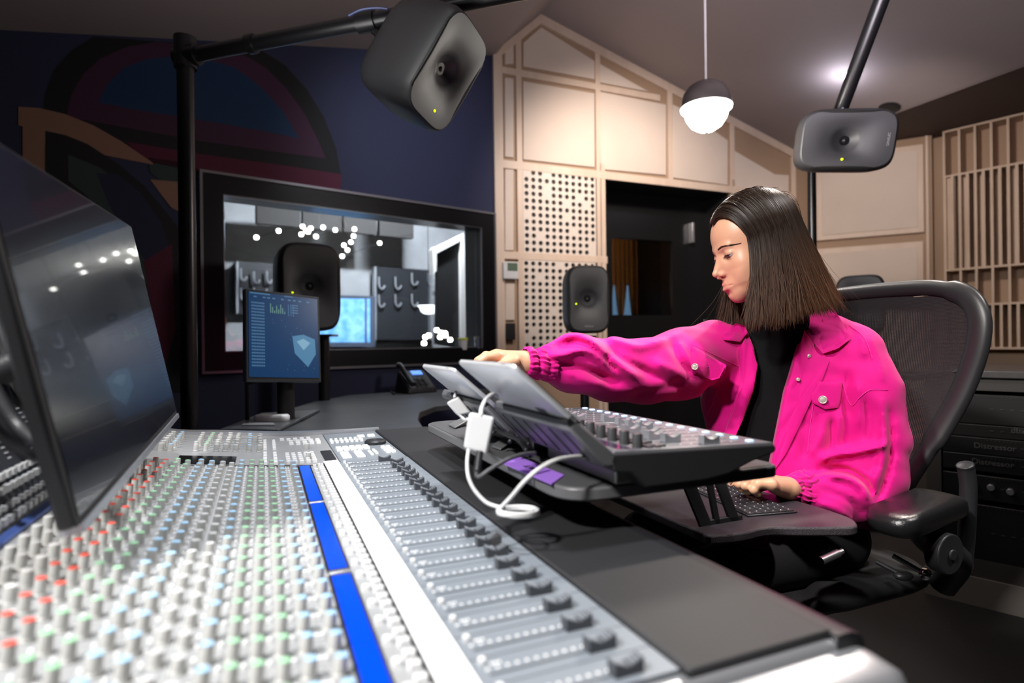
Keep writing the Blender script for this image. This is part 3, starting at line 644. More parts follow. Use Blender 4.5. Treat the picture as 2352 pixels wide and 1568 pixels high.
btn.sort(key=lambda q: kscore(q[0], q[1]) - (.35 if q[2] > .005 else 0))
rest = kmb(); n_i = 0
for i, (v, t_, a, b, h) in enumerate(btn):
    z = zeq(v) if v < .056 and t_ < T1 else .8005 if t_ < T1 else .801 + max(0, .055 - v) * .10
    tgt = kmb() if i < 100 else rest
    q0 = [(v - a / 2, t_ - b / 2, z - .002), (v + a / 2, t_ - b / 2, z - .002), (v + a / 2, t_ + b / 2, z - .002), (v - a / 2, t_ + b / 2, z - .002)]
    a2, b2 = a * .86, b * .86; q1 = [(v - a2 / 2, t_ - b2 / 2, z + h), (v + a2 / 2, t_ - b2 / 2, z + h), (v + a2 / 2, t_ + b2 / 2, z + h), (v - a2 / 2, t_ + b2 / 2, z + h)]
    tgt.hexa(q0, q1)
    if i < 100: obj('push_button', tgt, M['whiteb'], con, bevel=.0006)
o = obj('push_button_rows', rest, M['whiteb'], con, smooth=0); o['kind'] = 'stuff'
# panel marks: dividing lines and pale legends on the channel strip
mb = kmb()
for v in (-.178, -.1035, -.068, -.035, .003, .0335): mb.hexa([(v, .355, zeq(v)), (v + .0006, .355, zeq(v)), (v + .0006, T1, zeq(v)), (v, T1, zeq(v))], [(v, .355, zeq(v) + .0006), (v + .0006, .355, zeq(v) + .0006), (v + .0006, T1, zeq(v) + .0006), (v, T1, zeq(v) + .0006)])
obj('legend_line', mb, M['white'], con, smooth=0)
# faders: slot, dots and caps
slot = kmb(); dots = kmb()
for k in range(24):
    t_ = T0 + (k + .35) * .038
    slot.box((.153, t_ - .0008, .8013), (.262, t_ + .0008, .8019))
    for j in range(11): dots.box((.152 + j * .0082, t_ + .0055, .8014), (.1545 + j * .0082, t_ + .0082, .8024))
    dots.box((.150, t_ + .014, .8014), (.1545, t_ + .0195, .806))
    for j in range(3): dots.box((.158 + j * .0032, t_ + .012, .8014), (.1602 + j * .0032, t_ + .0148, .8022))
obj('fader_slot', slot, M['black'], con, smooth=0, kind='stuff'); obj('fader_mark', dots, M['whiteb'], con, smooth=0, kind='stuff')
capm = mat('fader_cap_dark', (.06, .065, .075), .3); capr = mat('fader_cap_clear', (.30, .32, .35), .18)
rf = random.Random(5)
for k in range(24):
    t_ = T0 + (k + .35) * .038; v = .2465 + rf.uniform(-.002, .002)
    if k == 23: v = .232
    if k == 22: v = .25
    z = .802; wd = .0055; ln = .0125
    mb = kmb()
    pr = []
    for j in range(13):
        u = j / 12 * 2 - 1; pr.append((v + u * ln, z + .0065 + .0045 * abs(u) ** 1.6))
    pts = [(v - ln, z)] + pr + [(v + ln, z)]
    mb.prism([(a, t_ - wd, b) for a, b in pts][::-1], (0, 2 * wd, 0), 0)
    c = obj('fader_cap', mb, capm, con, smooth=40)
    mb = kmb()
    for j in range(9):
        u = (j / 8 * 2 - 1) * .94
        if abs(u) < .1: continue
        zz = z + .0065 + .0045 * abs(u) ** 1.6
        mb.box((v + u * ln - .0004, t_ - wd * .9, zz - .001), (v + u * ln + .0004, t_ + wd * .9, zz + .0016))
    obj('grip_ridge', mb, capr, c, smooth=0)
# master section panels
mb = kmb(); mb.hexa([(-.262, 1.272, .825), (.144, 1.272, .797), (.144, 1.69, .797), (-.262, 1.69, .825)], [(-.262, 1.272, .8337), (.06, 1.272, .8013), (.06, 1.69, .8013), (-.262, 1.69, .8337)]); mb.box((.06, 1.272, .79), (.144, 1.69, .8013)); obj('master_panel', mb, M['panel'], con, smooth=0)
mb = kmb(); mb.box((.147, 1.276, .797), (.286, 1.685, .8012)); obj('transport_panel', mb, M['fpanel'], con, bevel=.001)
mb = kmb(); c_ = (-.158, 1.33); mb.hexa([(-.16, 1.285, .8245), (-.055, 1.285, .8131), (-.055, 1.37, .8131), (-.16, 1.37, .8245)], [(-.16, 1.285, .8260), (-.055, 1.285, .8146), (-.055, 1.37, .8146), (-.16, 1.37, .8260)]); obj('screen', mb, M['blackgloss'], con, smooth=0)
mb = kmb(); mb.box((.117, 1.30, .8013), (.14, 1.42, .8035)); obj('strip_cap', mb, M['dark'], con, smooth=0)
mb = MB(KF @ Matrix.Translation((.252, 1.475, .8012))); mb.lathe([(.026, 0), (.026, .006), (.022, .010), (.014, .0105), (.012, .009)], 28); w_ = obj('jog_wheel', mb, M['dark'], con)
# curved silver rail at the far end and raised end
mb = kmb(); path = catmull([(-.30, 1.62, .885), (-.265, 1.665, .855), (-.20, 1.69, .832), (-.10, 1.70, .822), (.05, 1.703, .808), (.20, 1.703, .803), (.30, 1.70, .803)], 6)
mb.rings([[(p[0], p[1] - .012, p[2] - .012), (p[0], p[1] + .012, p[2] - .014), (p[0], p[1] + .014, p[2] + .002), (p[0], p[1] + .004, p[2] + .007), (p[0], p[1] - .012, p[2] + .004)] for p in path]); obj('end_rail', mb, M['silver'], con, smooth=60)
# meter bridge: steep panel behind the channel strips
def mbp(t_, s_): # s_ 0..1 up the panel
    return (-.272 - .075 * s_, t_, .838 + .15 * s_)
mb = kmb(); A, B_ = .36, 1.60
mb.prism([(-.265, A, .80), (-.265, A, .836), (-.272, A, .838), (-.347, A, .988), (-.40, A, .988), (-.40, A, .70), (-.265, A, .70)], (0, B_ - A, 0)); br = obj('meter_bridge', mb, mat('bridge_dark', (.055, .055, .06), .4), con, bevel=.003)
mb = kmb(); mb.cyl((-.385, A, .99), (-.385, B_, .99), .036, 20); obj('bridge_rail', mb, M['silver'], con)
mb = kmb(); mb.hexa([(-.2725, A, .8365), (-.262, A, .833), (-.262, B_, .833), (-.2725, B_, .8365)], [(-.2725, A, .8415), (-.262, A, .8385), (-.262, B_, .8385), (-.2725, B_, .8415)]); obj('blue_trim', mb, mat('blue_trim', (.08, .14, .42), .3), con, smooth=0)
mb = kmb()
for k in range(32):
    t_ = A + .02 + k * .0385
    for s_, hh, ww_ in ((.08, .008, .011), (.16, .006, .007), (.27, .009, .011), (.36, .008, .012)):
        for dt in (0, .018):
            p = mbp(t_ + dt, s_); mb.cbox((p[0] + .003, p[1], p[2] + .001), (.006, ww_, hh))
    for q in range(9):
        p = mbp(t_, .46 + q * .045); mb.cbox((p[0] + .0008, p[1], p[2]), (.002, .009, .0016))
    if k % 2: p = mbp(t_, .93); mb.cbox((p[0] + .001, p[1], p[2]), (.003, .006, .004)); mb.cbox((p[0] + .001, p[1] + .01, p[2]), (.003, .006, .004))
obj('bridge_button', mb, M['white'], con, smooth=0, kind='stuff')
# ============================================================ LARGE FOREGROUND MONITOR
D_ = nrm([-.419, 1, .045])
Bn = P(182, 1195, .56); k_ = 1.19
Bf = P(405, 945, 1.169); Tf = P(300, 518, 1.125)
X_ = nrm(Bf - Bn); U_ = Tf - Bf; U_ = U_ - X_ * U_.dot(X_); Hh = np.linalg.norm(U_); U_ = U_ / Hh; N_ = np.cross(U_, X_)
if N_.dot(CAM - Bn) < 0: N_ = -N_
Lw = np.linalg.norm(Bf - Bn)
SM = basis(X_, -N_, U_, Bn)          # x along the bottom edge, y into the monitor, z up
t = thing('monitor', 'large glossy black monitor leaning over the console in the left foreground', 'monitor', Bn + X_ * Lw / 2)
mb = MB(SM); mb.box((-.012, .001, -.004), (Lw, .016, Hh)); obj('housing', mb, mat('monitor_grey', (.016, .016, .018), .4), t, bevel=.004)
mb = MB(SM); mb.box((-.010, -.0005, -.003), (Lw - .0015, .0015, Hh - .0015)); obj('bezel', mb, M['black'], t)
scr = mat('screen_off', (.008, .010, .016), .20, coat=.45, bump=(1500, .02, .0005), spec=.7)
nt = scr.node_tree; vo = nt.nodes.new('ShaderNodeTexVoronoi'); vo.inputs['Scale'].default_value = 55; tcn = nt.nodes.new('ShaderNodeTexCoord'); cmpn = nt.nodes.new('ShaderNodeMapRange'); cmpn.inputs[1].default_value = .05; cmpn.inputs[2].default_value = .09; cmpn.inputs[3].default_value = 1; cmpn.inputs[4].default_value = 0
mxn = nt.nodes.new('ShaderNodeMix'); mxn.data_type = 'RGBA'; mxn.inputs[6].default_value = (.008, .010, .016, 1); mxn.inputs[7].default_value = (.12, .12, .13, 1)
nt.links.new(tcn.outputs['Object'], vo.inputs['Vector']); nt.links.new(vo.outputs['Distance'], cmpn.inputs[0]); nt.links.new(cmpn.outputs[0], mxn.inputs[0]); nt.links.new(mxn.outputs[2], nt.nodes['Principled BSDF'].inputs['Base Color'])
mb = MB(SM); mb.box((-.002, -.0015, .004), (Lw - .004, -.0004, Hh - .004)); obj('screen', mb, scr, t, smooth=0)
mb = MB(SM); mb.box((-.001, -.003, -.012), (Lw, .018, -.0035)); obj('lower_edge', mb, mat('monitor_edge', (.5, .52, .56), .25, .6), t, smooth=0)
mb = MB(SM); mb.box((.18, .015, .06), (.46, .06, .28)); obj('rear_box', mb, M['dark'], t, bevel=.01)
mb = MB(SM); mb.cyl((.32, .06, .17), (.32, .16, .14), .02); mb.cyl((.32, .155, .15), (.32, .155, -.16), .022); obj('stand_arm', mb, M['dark'], t)
def cable(name, label, pts, r, m, group=None, k=7):
    mb = MB(); mb.tube(catmull(pts, k), r, 8); return tag(obj(name, mb, m, smooth=180), label, 'cable', group)
cable('monitor_cable', 'thick black cable hanging behind the left foreground monitor', [P(-60, 800, .68), P(0, 915, .68), P(40, 975, .68), P(75, 1005, .67), P(108, 1030, .66), P(128, 1040, .66)], .0075, M['dark'])
cable('monitor_cable', 'second black cable looping lower left over the meter bridge', [P(-60, 930, .60), P(-5, 990, .62), P(30, 1020, .63), P(70, 1045, .64), P(118, 1050, .66)], .006, M['dark'])
t = thing('stand_bracket', 'grey metal stand bracket glimpsed behind the left foreground monitor', 'bracket', P(20, 890, .85))
mb = MB(); mb.tube([P(-20, 560, .80), P(20, 750, .84), P(60, 920, .9)], .016, 10); obj('post', mb, mat('bracket_grey', (.16, .16, .165), .35, .5), t)
mb = MB(); mb.tube([P(-40, 708, .8), P(12, 710, .8), P(25, 712, .8)], .0035, 10); obj('clip', mb, M['white'], t)

# ============================================================ SIT-STAND CONVERTER
cv = thing('desk_converter', 'black height-adjustable desk converter standing on the console armrest', 'desk riser', K(.5, 1.0, .8))
rg = mat('riser_black', (.022, .022, .024), .38, bump=(900, .3, .001)); rg2 = mat('riser_edge', (.13, .13, .135), .4)
pf = fillet([(.338, .635), (.69, .635), (.69, 1.33), (.338, 1.33)], [.06, .02, .02, .05], 8)
mb = kmb(); mb.prism([(v, t_, .849) for v, t_ in pf], (0, 0, .017)); p_ = obj('platform', mb, rg2, cv, bevel=.003)
mb = kmb(); mb.prism([(v, t_, .866) for v, t_ in fillet([(.342, .639), (.686, .639), (.686, 1.326), (.342, 1.326)], [.056, .02, .02, .05], 8)], (0, 0, .001)); obj('platform_surface', mb, mat('riser_top', (.085, .085, .09), .42, bump=(900, .3, .001)), cv, smooth=0)
mb = kmb(); mb.box((.44, .85, .8046), (.60, 1.25, .849)); obj('base', mb, M['black'], cv, smooth=0)
tr = fillet([(.735, .84), (.80, .825), (.865, .835), (.93, .80), (1.02, .76), (1.06, .80), (1.07, .88), (1.05, 1.35), (1.0, 1.52), (.735, 1.52)], [.01, .06, .06, .05, .05, .04, .04, .05, .05, .02], 8)
mb = kmb(); mb.prism([(v, t_, .678) for v, t_ in tr], (0, 0, .018)); obj('keyboard_tray', mb, mat('tray_black', (.035, .028, .034), .38, bump=(700, .9, .002)), cv, bevel=.004)
# truss plate legs
def leg(t_):
    mb = kmb()
    def strut(a, b, w_): mb.prism([(a[0] - w_ / 2, t_, a[1]), (a[0] + w_ / 2, t_, a[1]), (b[0] + w_ / 2, t_, b[1]), (b[0] - w_ / 2, t_, b[1])], (0, .006, 0))
    strut((.70, .845), (.775, .685), .030); strut((.765, .845), (.80, .685), .015); strut((.775, .845), (.845, .685), .026)
    mb.box((.76, t_, .693), (.86, t_ + .006, .706)); mb.box((.62, t_, .83), (.80, t_ + .006, .848))
    obj('leg', mb, M['black'], cv, bevel=.002)
leg(.885); leg(1.30)
mb = kmb(); mb.box((.60, .88, .83), (.685, 1.30, .849)); mb.box((.45, .75, .825), (.60, 1.25, .849)); obj('frame_rail', mb, M['black'], cv, bevel=.002)
mb = kmb(); mb.prism([(.395, .655, .8506), (.455, .655, .8506), (.455, .83, .8506), (.395, .83, .8506)], (0, 0, .0)) if 0 else None
# flat purple band on the platform with three dark triangles
t = thing('purple_band', 'purple band with dark triangle letters lying under the tilted control surface', 'band', K(.37, .78, .867))
q = [P(1159, 1062, 1), P(1182, 1047, 1), P(1294, 1092, 1), P(1263, 1112, 1)]
def onz(px, py, z):
    r = ray(px, py); k = (z - CAM[2]) / r[2]; return CAM + r * k
q = [onz(1155, 1065, .8675), onz(1182, 1046, .8675), onz(1296, 1092, .8675), onz(1266, 1113, .8675)]
mb = MB(); mb.prism(q, (0, 0, .0012)); obj('band', mb, M['purple'], t, smooth=0)
ex = nrm(q[3] - q[0]); ey = nrm(np.cross([0, 0, 1], ex)); cc = (q[0] + q[1] + q[2] + q[3]) / 4 + [0, 0, .0014]
mb = MB(basis(ex, ey, (0, 0, 1), cc)); s = .010
for i, up in enumerate((1, -1)): x = -.018 + i * .012; mb.prism([(x, -s / 2 * up, 0), (x + s, -s / 2 * up, 0), (x + s / 2, s / 2 * up, 0)][::up], (0, 0, .0004))
mb.box((.004, -s / 2, 0), (.0065, s / 2, .0004)); mb.prism([(.009, -s / 2, 0), (.018, 0, 0), (.009, s / 2, 0)], (0, 0, .0004))
obj('lettering', mb, M['black'], t, smooth=0)

# ============================================================ CONTROL SURFACES with docked tablets
def s1(t0, t1, label, tlabel, tt0, tt1, shift=0, seed=1):
    rs = random.Random(seed); cs = thing('control_surface', label, 'audio controller', K(.5, (t0 + t1) / 2, .867), 'small fader control surfaces')
    z0 = .917; z1 = .908
    def zz(v): return z0 + (z1 - z0) * (v - .385) / .255
    mb = kmb()
    prof = [(.41, .888), (.385, .892), (.378, z0 - .012), (.382, z0 - .002), (.64, z1 - .002), (.645, z1 - .008), (.642, z1 - .014), (.60, .885), (.56, .872), (.52, .868), (.43, .868)]
    mb.prism([(v, t0, z) for v, z in prof][::-1], (0, t1 - t0, 0)); obj('body', mb, M['s1dark'], cs, bevel=.003)
    mb = kmb(); mb.hexa([(.384, t0 + .002, zz(.384) - .004), (.641, t0 + .002, zz(.641) - .004), (.641, t1 - .001, zz(.641) - .004), (.384, t1 - .001, zz(.384) - .004)],
                        [(.386, t0 + .003, zz(.386)), (.640, t0 + .003, zz(.640)), (.640, t1 - .002, zz(.640)), (.386, t1 - .002, zz(.386))])
    obj('top_panel', mb, M['s1top'], cs, bevel=.001)
    pitch = (t1 - t0 - .012) / 8
    mb = kmb(); mb.box((.398, t0 + .012, zz(.40) - .002), (.416, t1 - .006, zz(.416) + .0008)); obj('display_strip', mb, mat('strip_glass', (.05, .03, .06), .08), cs, smooth=0)
    sl = kmb(); bt = kmb(); mk = kmb()
    for c in range(8):
        tc_ = t0 + .018 + c * pitch
        mb = MB(KF @ Matrix.Translation((.430, tc_, zz(.43)))); mb.lathe([(.0068, 0), (.0066, .0165), (.0060, .0178)], 18); obj('encoder', mb, mat('encoder', (.05, .05, .052), .35) if c == 0 and seed == 1 else bpy.data.materials['encoder'], cs)
        sl.box((.475, tc_ - .0006, zz(.5) - .002), (.60, tc_ + .0006, zz(.475) + .0003)) if 0 else sl.hexa([(.478, tc_ - .0006, zz(.478) - .001), (.598, tc_ - .0006, zz(.598) - .001), (.598, tc_ + .0006, zz(.598) - .001), (.478, tc_ + .0006, zz(.478) - .001)], [(.478, tc_ - .0006, zz(.478) + .0003), (.598, tc_ - .0006, zz(.598) + .0003), (.598, tc_ + .0006, zz(.598) + .0003), (.478, tc_ + .0006, zz(.478) + .0003)])
        for q in ((.444, -.005), (.444, .005), (.456, -.005), (.456, .005), (.467, 0)):
            v = q[0]; bt.cbox((v, tc_ + q[1], zz(v) + .0008), (.0075, .0075, .003))
        for q in range(6): mk.cbox((.50 + q * .017, tc_ + .004, zz(.50 + q * .017) + .0002), (.002, .003, .0006))
        mb = kmb(); mb.cbox((.6135, tc_, zz(.6135) + .0008), (.009, .008, .003)); obj('lit_button', mb, M['ledb'], cs, bevel=.0008)
        v = rs.choice((.50, .505, .515, .545)) if c else .545; z = zz(v)
        pr = [(v + (j / 10 * 2 - 1) * .0115, z + .0065 + .0045 * abs(j / 10 * 2 - 1) ** 1.5) for j in range(11)]
        mb = kmb(); mb.prism([(a, tc_ - .0055, b) for a, b in [(v - .0115, z)] + pr + [(v + .0115, z)]][::-1], (0, .011, 0)); mb.box((v - .0145, tc_ - .0055, z), (v - .0115, tc_ + .0055, z + .0125)); obj('fader_cap', mb, M['silver'], cs, smooth=40)
    obj('fader_slot', sl, M['black'], cs, smooth=0); obj('small_button', bt, M['s1dark'], cs, smooth=0, kind='stuff'); obj('marking', mk, M['white'], cs, smooth=0)
    # raised rear flap
    fd = nrm([-.072, 0, .062]); fn = nrm([-.062, 0, -.072]); a = np.array([.385 + shift, 0, z0 - .002]); b = a + fd * .072
    a = a - fd * .012
    mb = kmb(); ins = .0
    # side profile of flap (thick frame)
    pv = [a + fn * .0, b, b + fn * .006, b + fn * .016 - fd * .004, a + fn * .022 + fd * .012, a + fn * .010 - fd * .004]
    mb.prism([(p[0], t0 + .0, p[2]) for p in pv], (0, t1 - t0, 0)); fl_ = obj('flap', mb, mat('flap_grey', (.19, .19, .20), .35, .4) if seed == 1 else bpy.data.materials['flap_grey'], cs, bevel=.004)
    for q in range(6):
        tq = t0 + .025 + q * (t1 - t0 - .05) / 5; p0 = a + fn * .0215 + fd * .020; p1 = b + fn * .0165 - fd * .012
        mb = kmb(); mb.hexa([(p0[0], tq, p0[2]), (p0[0], tq + .0012, p0[2]), (p1[0], tq + .0012, p1[2]), (p1[0], tq, p1[2])], [(p0[0] + fn[0] * .0012, tq, p0[2] + fn[2] * .0012), (p0[0] + fn[0] * .0012, tq + .0012, p0[2] + fn[2] * .0012), (p1[0] + fn[0] * .0012, tq + .0012, p1[2] + fn[2] * .0012), (p1[0] + fn[0] * .0012, tq, p1[2] + fn[2] * .0012)])
        obj('rib', mb, M['dark'], fl_, smooth=0)
    mb = kmb(); e_ = b + fn * .0005; mb.prism([(p[0], t0, p[2]) for p in (e_ - fd * .01, e_ + fd * .004, e_ + fd * .004 + fn * .010, e_ - fd * .002 + fn * .012)], (0, tt1 - t0 + .0, 0)); obj('tablet_ledge', mb, M['black'], fl_, smooth=0)
    # rear feet and connector plate below
    mb = kmb(); mb.box((.405, t0 + .03, .868), (.46, t1 - .02, .898)); obj('rear_plate', mb, mat('conn_plate', (.30, .30, .29), .35, .6) if seed == 1 else bpy.data.materials['conn_plate'], cs, bevel=.003)
    # tablet
    tb = thing('tablet', tlabel, 'tablet', KF @ Vector((float(b[0]), (tt0 + tt1) / 2, float(b[2]))), 'silver tablets in the dock')
    hT = .098 if seed == 1 else .078
    TM_ = KF @ basis((0, 1, 0), fd, -fn * 1.0, (b[0], tt0, b[2]))
    o2 = [(x, y) for x, y in rrect((tt1 - tt0) / 2, hT / 2 - .008, tt1 - tt0, hT + .016, .010, 6)]
    mb = MB(TM_)
    mb.rings([[(x, y, -.0062) for x, y in [((x - (tt1 - tt0) / 2) * .985 + (tt1 - tt0) / 2, (y - hT / 2) * .97 + hT / 2) for x, y in o2]], [(x, y, -.0045) for x, y in o2], [(x, y, -.0008) for x, y in o2]])
    obj('back_shell', mb, M['tabletback'], tb, smooth=50)
    mb = MB(TM_); mb.prism([(x, y, -.0007) for x, y in o2], (0, 0, .001)); obj('bezel', mb, M['black'], tb, smooth=0)
    mb = MB(TM_); mb.box((.008, .002, .0003), (tt1 - tt0 - .008, hT - .008, .0008)); obj('display', mb, mat('tablet_display', (.03, .04, .06), .1, emit=(.3, .4, .55), es=.6) if seed == 1 else bpy.data.materials['tablet_display'], tb, smooth=0)
    mb = MB(TM_)
    for x in (.045, .052): mb.cyl((x - .02, hT - .0005, -.003), (x - .02, hT + .0006, -.003), .0012, 8)
    obj('volume_button', mb, M['chrome'], tb)
    if seed == 1:
        mb = MB(TM_); mb.box((.05, -.002, -.0068), (.075, .014, -.0060)); obj('rear_tab', mb, M['dark'], tb, smooth=0)
    return cs
s1(.600, .843, 'grey fader control surface nearest the camera on the black desk converter', 'silver tablet docked behind the nearest control surface', .600, .800, 0, 1)
s1(.846, 1.09, 'farther grey fader control surface on the desk converter', 'silver tablet docked farther left, behind the nearer tablet', .835, 1.02, -.012, 2)
# white adapters and their cables
def brick(name, label, corners, th, group):
    q = [np.array(c) for c in corners]; n = nrm(np.cross(q[1] - q[0], q[3] - q[0])); 
    if n.dot(CAM - q[0]) < 0: n = -n
    mb = MB(); mb.prism(q, -n * th); return tag(obj(name, mb, M['white'], bevel=.0035, seg=3), label, 'adapter', group)
brick('power_adapter', 'square white display adapter hanging in front of the nearest tablet dock', [P(1064, 1028, .74), P(1118, 1046, .74), P(1136, 958, .745), P(1078, 946, .745)], .012, 'white adapters')
brick('power_adapter', 'smaller white adapter hanging farther left beside the far tablet', [P(1024, 925, 1.0), P(1050, 955, 1.0), P(1082, 948, 1.0), P(1052, 910, 1.0)], .012, 'white adapters')
cable('white_cable', 'white cable arching from the near tablet to the square adapter', [P(1104, 955, .745), P(1107, 935, .76), P(1118, 915, .78), P(1132, 905, .80), P(1142, 910, .82)], .0028, M['wcable'])
cable('white_cable', 'white cable from the far tablet to the smaller adapter', [P(1044, 912, 1.0), P(1048, 898, 1.02), P(1056, 888, 1.05), P(1062, 886, 1.06)], .0026, M['wcable'])
cable('white_cable', 'short white cable between the two adapters', [P(1052, 950, .99), P(1060, 957, .9), P(1068, 964, .8), P(1076, 962, .75)], .002, M['wcable'])
cable('white_cable', 'white cable hanging from the square adapter to the coil on the armrest', [P(1076, 1032, .74), P(1073, 1062, .73), P(1076, 1095, .72), P(1090, 1125, .715), P(1115, 1152, .71), P(1138, 1162, .705), P(1160, 1166, .70)], .0022, M['wcable'])
cable('white_cable', 'white cable rising from the coil to the back of the near control surface', [P(1150, 1166, .70), P(1175, 1140, .69), P(1205, 1105, .68), P(1240, 1075, .68), P(1280, 1055, .69), P(1330, 1048, .72), P(1350, 1052, .74)], .0026, M['wcable'])
cable('plug_lead', 'black plug and grey lead below the square adapter', [P(1102, 1036, .74), P(1099, 1060, .735), P(1096, 1083, .73)], .0045, M['dark'])
cable('grey_cable', 'grey cable curving from the plug to under the control surface', [P(1096, 1080, .73), P(1096, 1092, .73), P(1105, 1092, .73), P(1130, 1075, .74), P(1165, 1055, .76), P(1200, 1043, .78), P(1230, 1040, .8)], .0028, mat('grey_cable', (.12, .12, .125), .35))
mb = MB(); pts = []
cz = P(1190, 1172, .70); 
for k in range(200):
    a = 2 * math.pi * k / 46; rxy = 1 + .06 * math.sin(k * .21)
    p = P(1190 + 45 * rxy * math.cos(a), 1174 + 9 * rxy * math.sin(a) + (k / 200 - .5) * 8, .70 - .02 * math.sin(a)); p[2] = max(p[2], .8065); pts.append(p)
mb.tube(pts, .0020, 6); tag(obj('cable_coil', mb, M['wcable'], smooth=180), 'bundle of coiled white cable lying on the console armrest', 'cable')
mb = MB(); c_ = P(1140, 1163, .70); c_[2] = .814
mb.rings([[tuple(c_ + np.array([.006 * math.cos(a) * 1, (u - .5) * .012, .0065 * math.sin(a)]) + rng.normal(0, .0004, 3)) for a in np.linspace(0, 2 * math.pi, 17)[:-1]] for u in (0, .33, .66, 1)]); tag(obj('cable_tie', mb, mat('tie_grey', (.06, .06, .065), .9, bump=(900, 1, .002))), 'dark fuzzy cable tie around the white coil', 'cable tie')
# black cables under the surfaces
for i, (pts, lb) in enumerate((([P(1140, 985, .95), P(1165, 1000, .9), P(1190, 1010, .86), P(1210, 1035, .83)], 'black cable sagging behind the far dock'),
        ([P(1150, 965, 1.0), P(1180, 975, .95), P(1205, 1000, .9), P(1215, 1020, .87)], 'black cable crossing behind the near dock'),
        ([P(1130, 995, .95), P(1150, 985, .95), P(1180, 998, .9), P(1170, 1015, .88)], 'black cable looping low behind the docks'))):
    cable('black_cable', lb, pts, .003, M['cable'], 'black cables behind the docks')
t = thing('tablet_support', 'pair of grey angled stand feet under the tilted docks', 'stand', K(.37, .95, .867))
fm = mat('foot_grey', (.22, .22, .225), .35, .5)
for q in (((1128, 1028), (1150, 1035), (1210, 995), (1190, 985)), ((1030, 978), (1045, 985), (1085, 962), (1075, 955))):
    pts = [onz(x, y, .8675 + (.012 if i > 1 else 0)) for i, (x, y) in enumerate(q)]
    mb = MB(); mb.prism(pts, (0, 0, .004)); obj('foot', mb, fm, t, bevel=.0015)

# ============================================================ KEYBOARD
kb = thing('keyboard', 'slim black keyboard with white legends under the hand on the tray', 'keyboard', K(.8, 1.0, .696))
k0 = onz(1718, 1183, .700); k1 = onz(1812, 1165, .700); k2 = onz(1590, 1122, .700)
ex = nrm(k2 - k0); ey = k1 - k0; ey = ey - ex * ey.dot(ex); W_ = np.linalg.norm(ey); ey /= W_; LK = .30
KB = basis(ex, ey, (0, 0, 1), k0); zt = 0.0
mb = MB(KB); mb.hexa([(0, 0, -.0035), (LK, 0, -.0035), (LK, W_, -.0035), (0, W_, -.0035)], [(0, 0, 0), (LK, 0, 0), (LK, W_, 0), (0, W_, 0)]); obj('case', mb, mat('kb_case', (.02, .02, .022), .35), kb, bevel=.002)
kk = mat('kb_key', (.028, .026, .03), .4); nkey = 0; lg = MB(KB)
for r in range(6):
    c = 0.004; rk = random.Random(r)
    while c < LK - .008:
        wk = .0165 if rk.random() > .15 else .026
        wk = min(wk, LK - .004 - c); y0 = .004 + r * (W_ - .008) / 6; y1 = y0 + (W_ - .008) / 6 - .0022
        if nkey < 100 and wk > .008:
            mb = MB(KB); mb.box((c, y0, .0002), (c + wk - .002, y1, .0022)); obj('key', mb, kk, kb, bevel=.0006); nkey += 1
            lg.box((c + wk * .35, (y0 + y1) / 2 - .0013, .0022), (c + wk * .35 + .0022, (y0 + y1) / 2 + .0009, .0025))
        c += wk
obj('legend', lg, M['white'], kb, smooth=0)

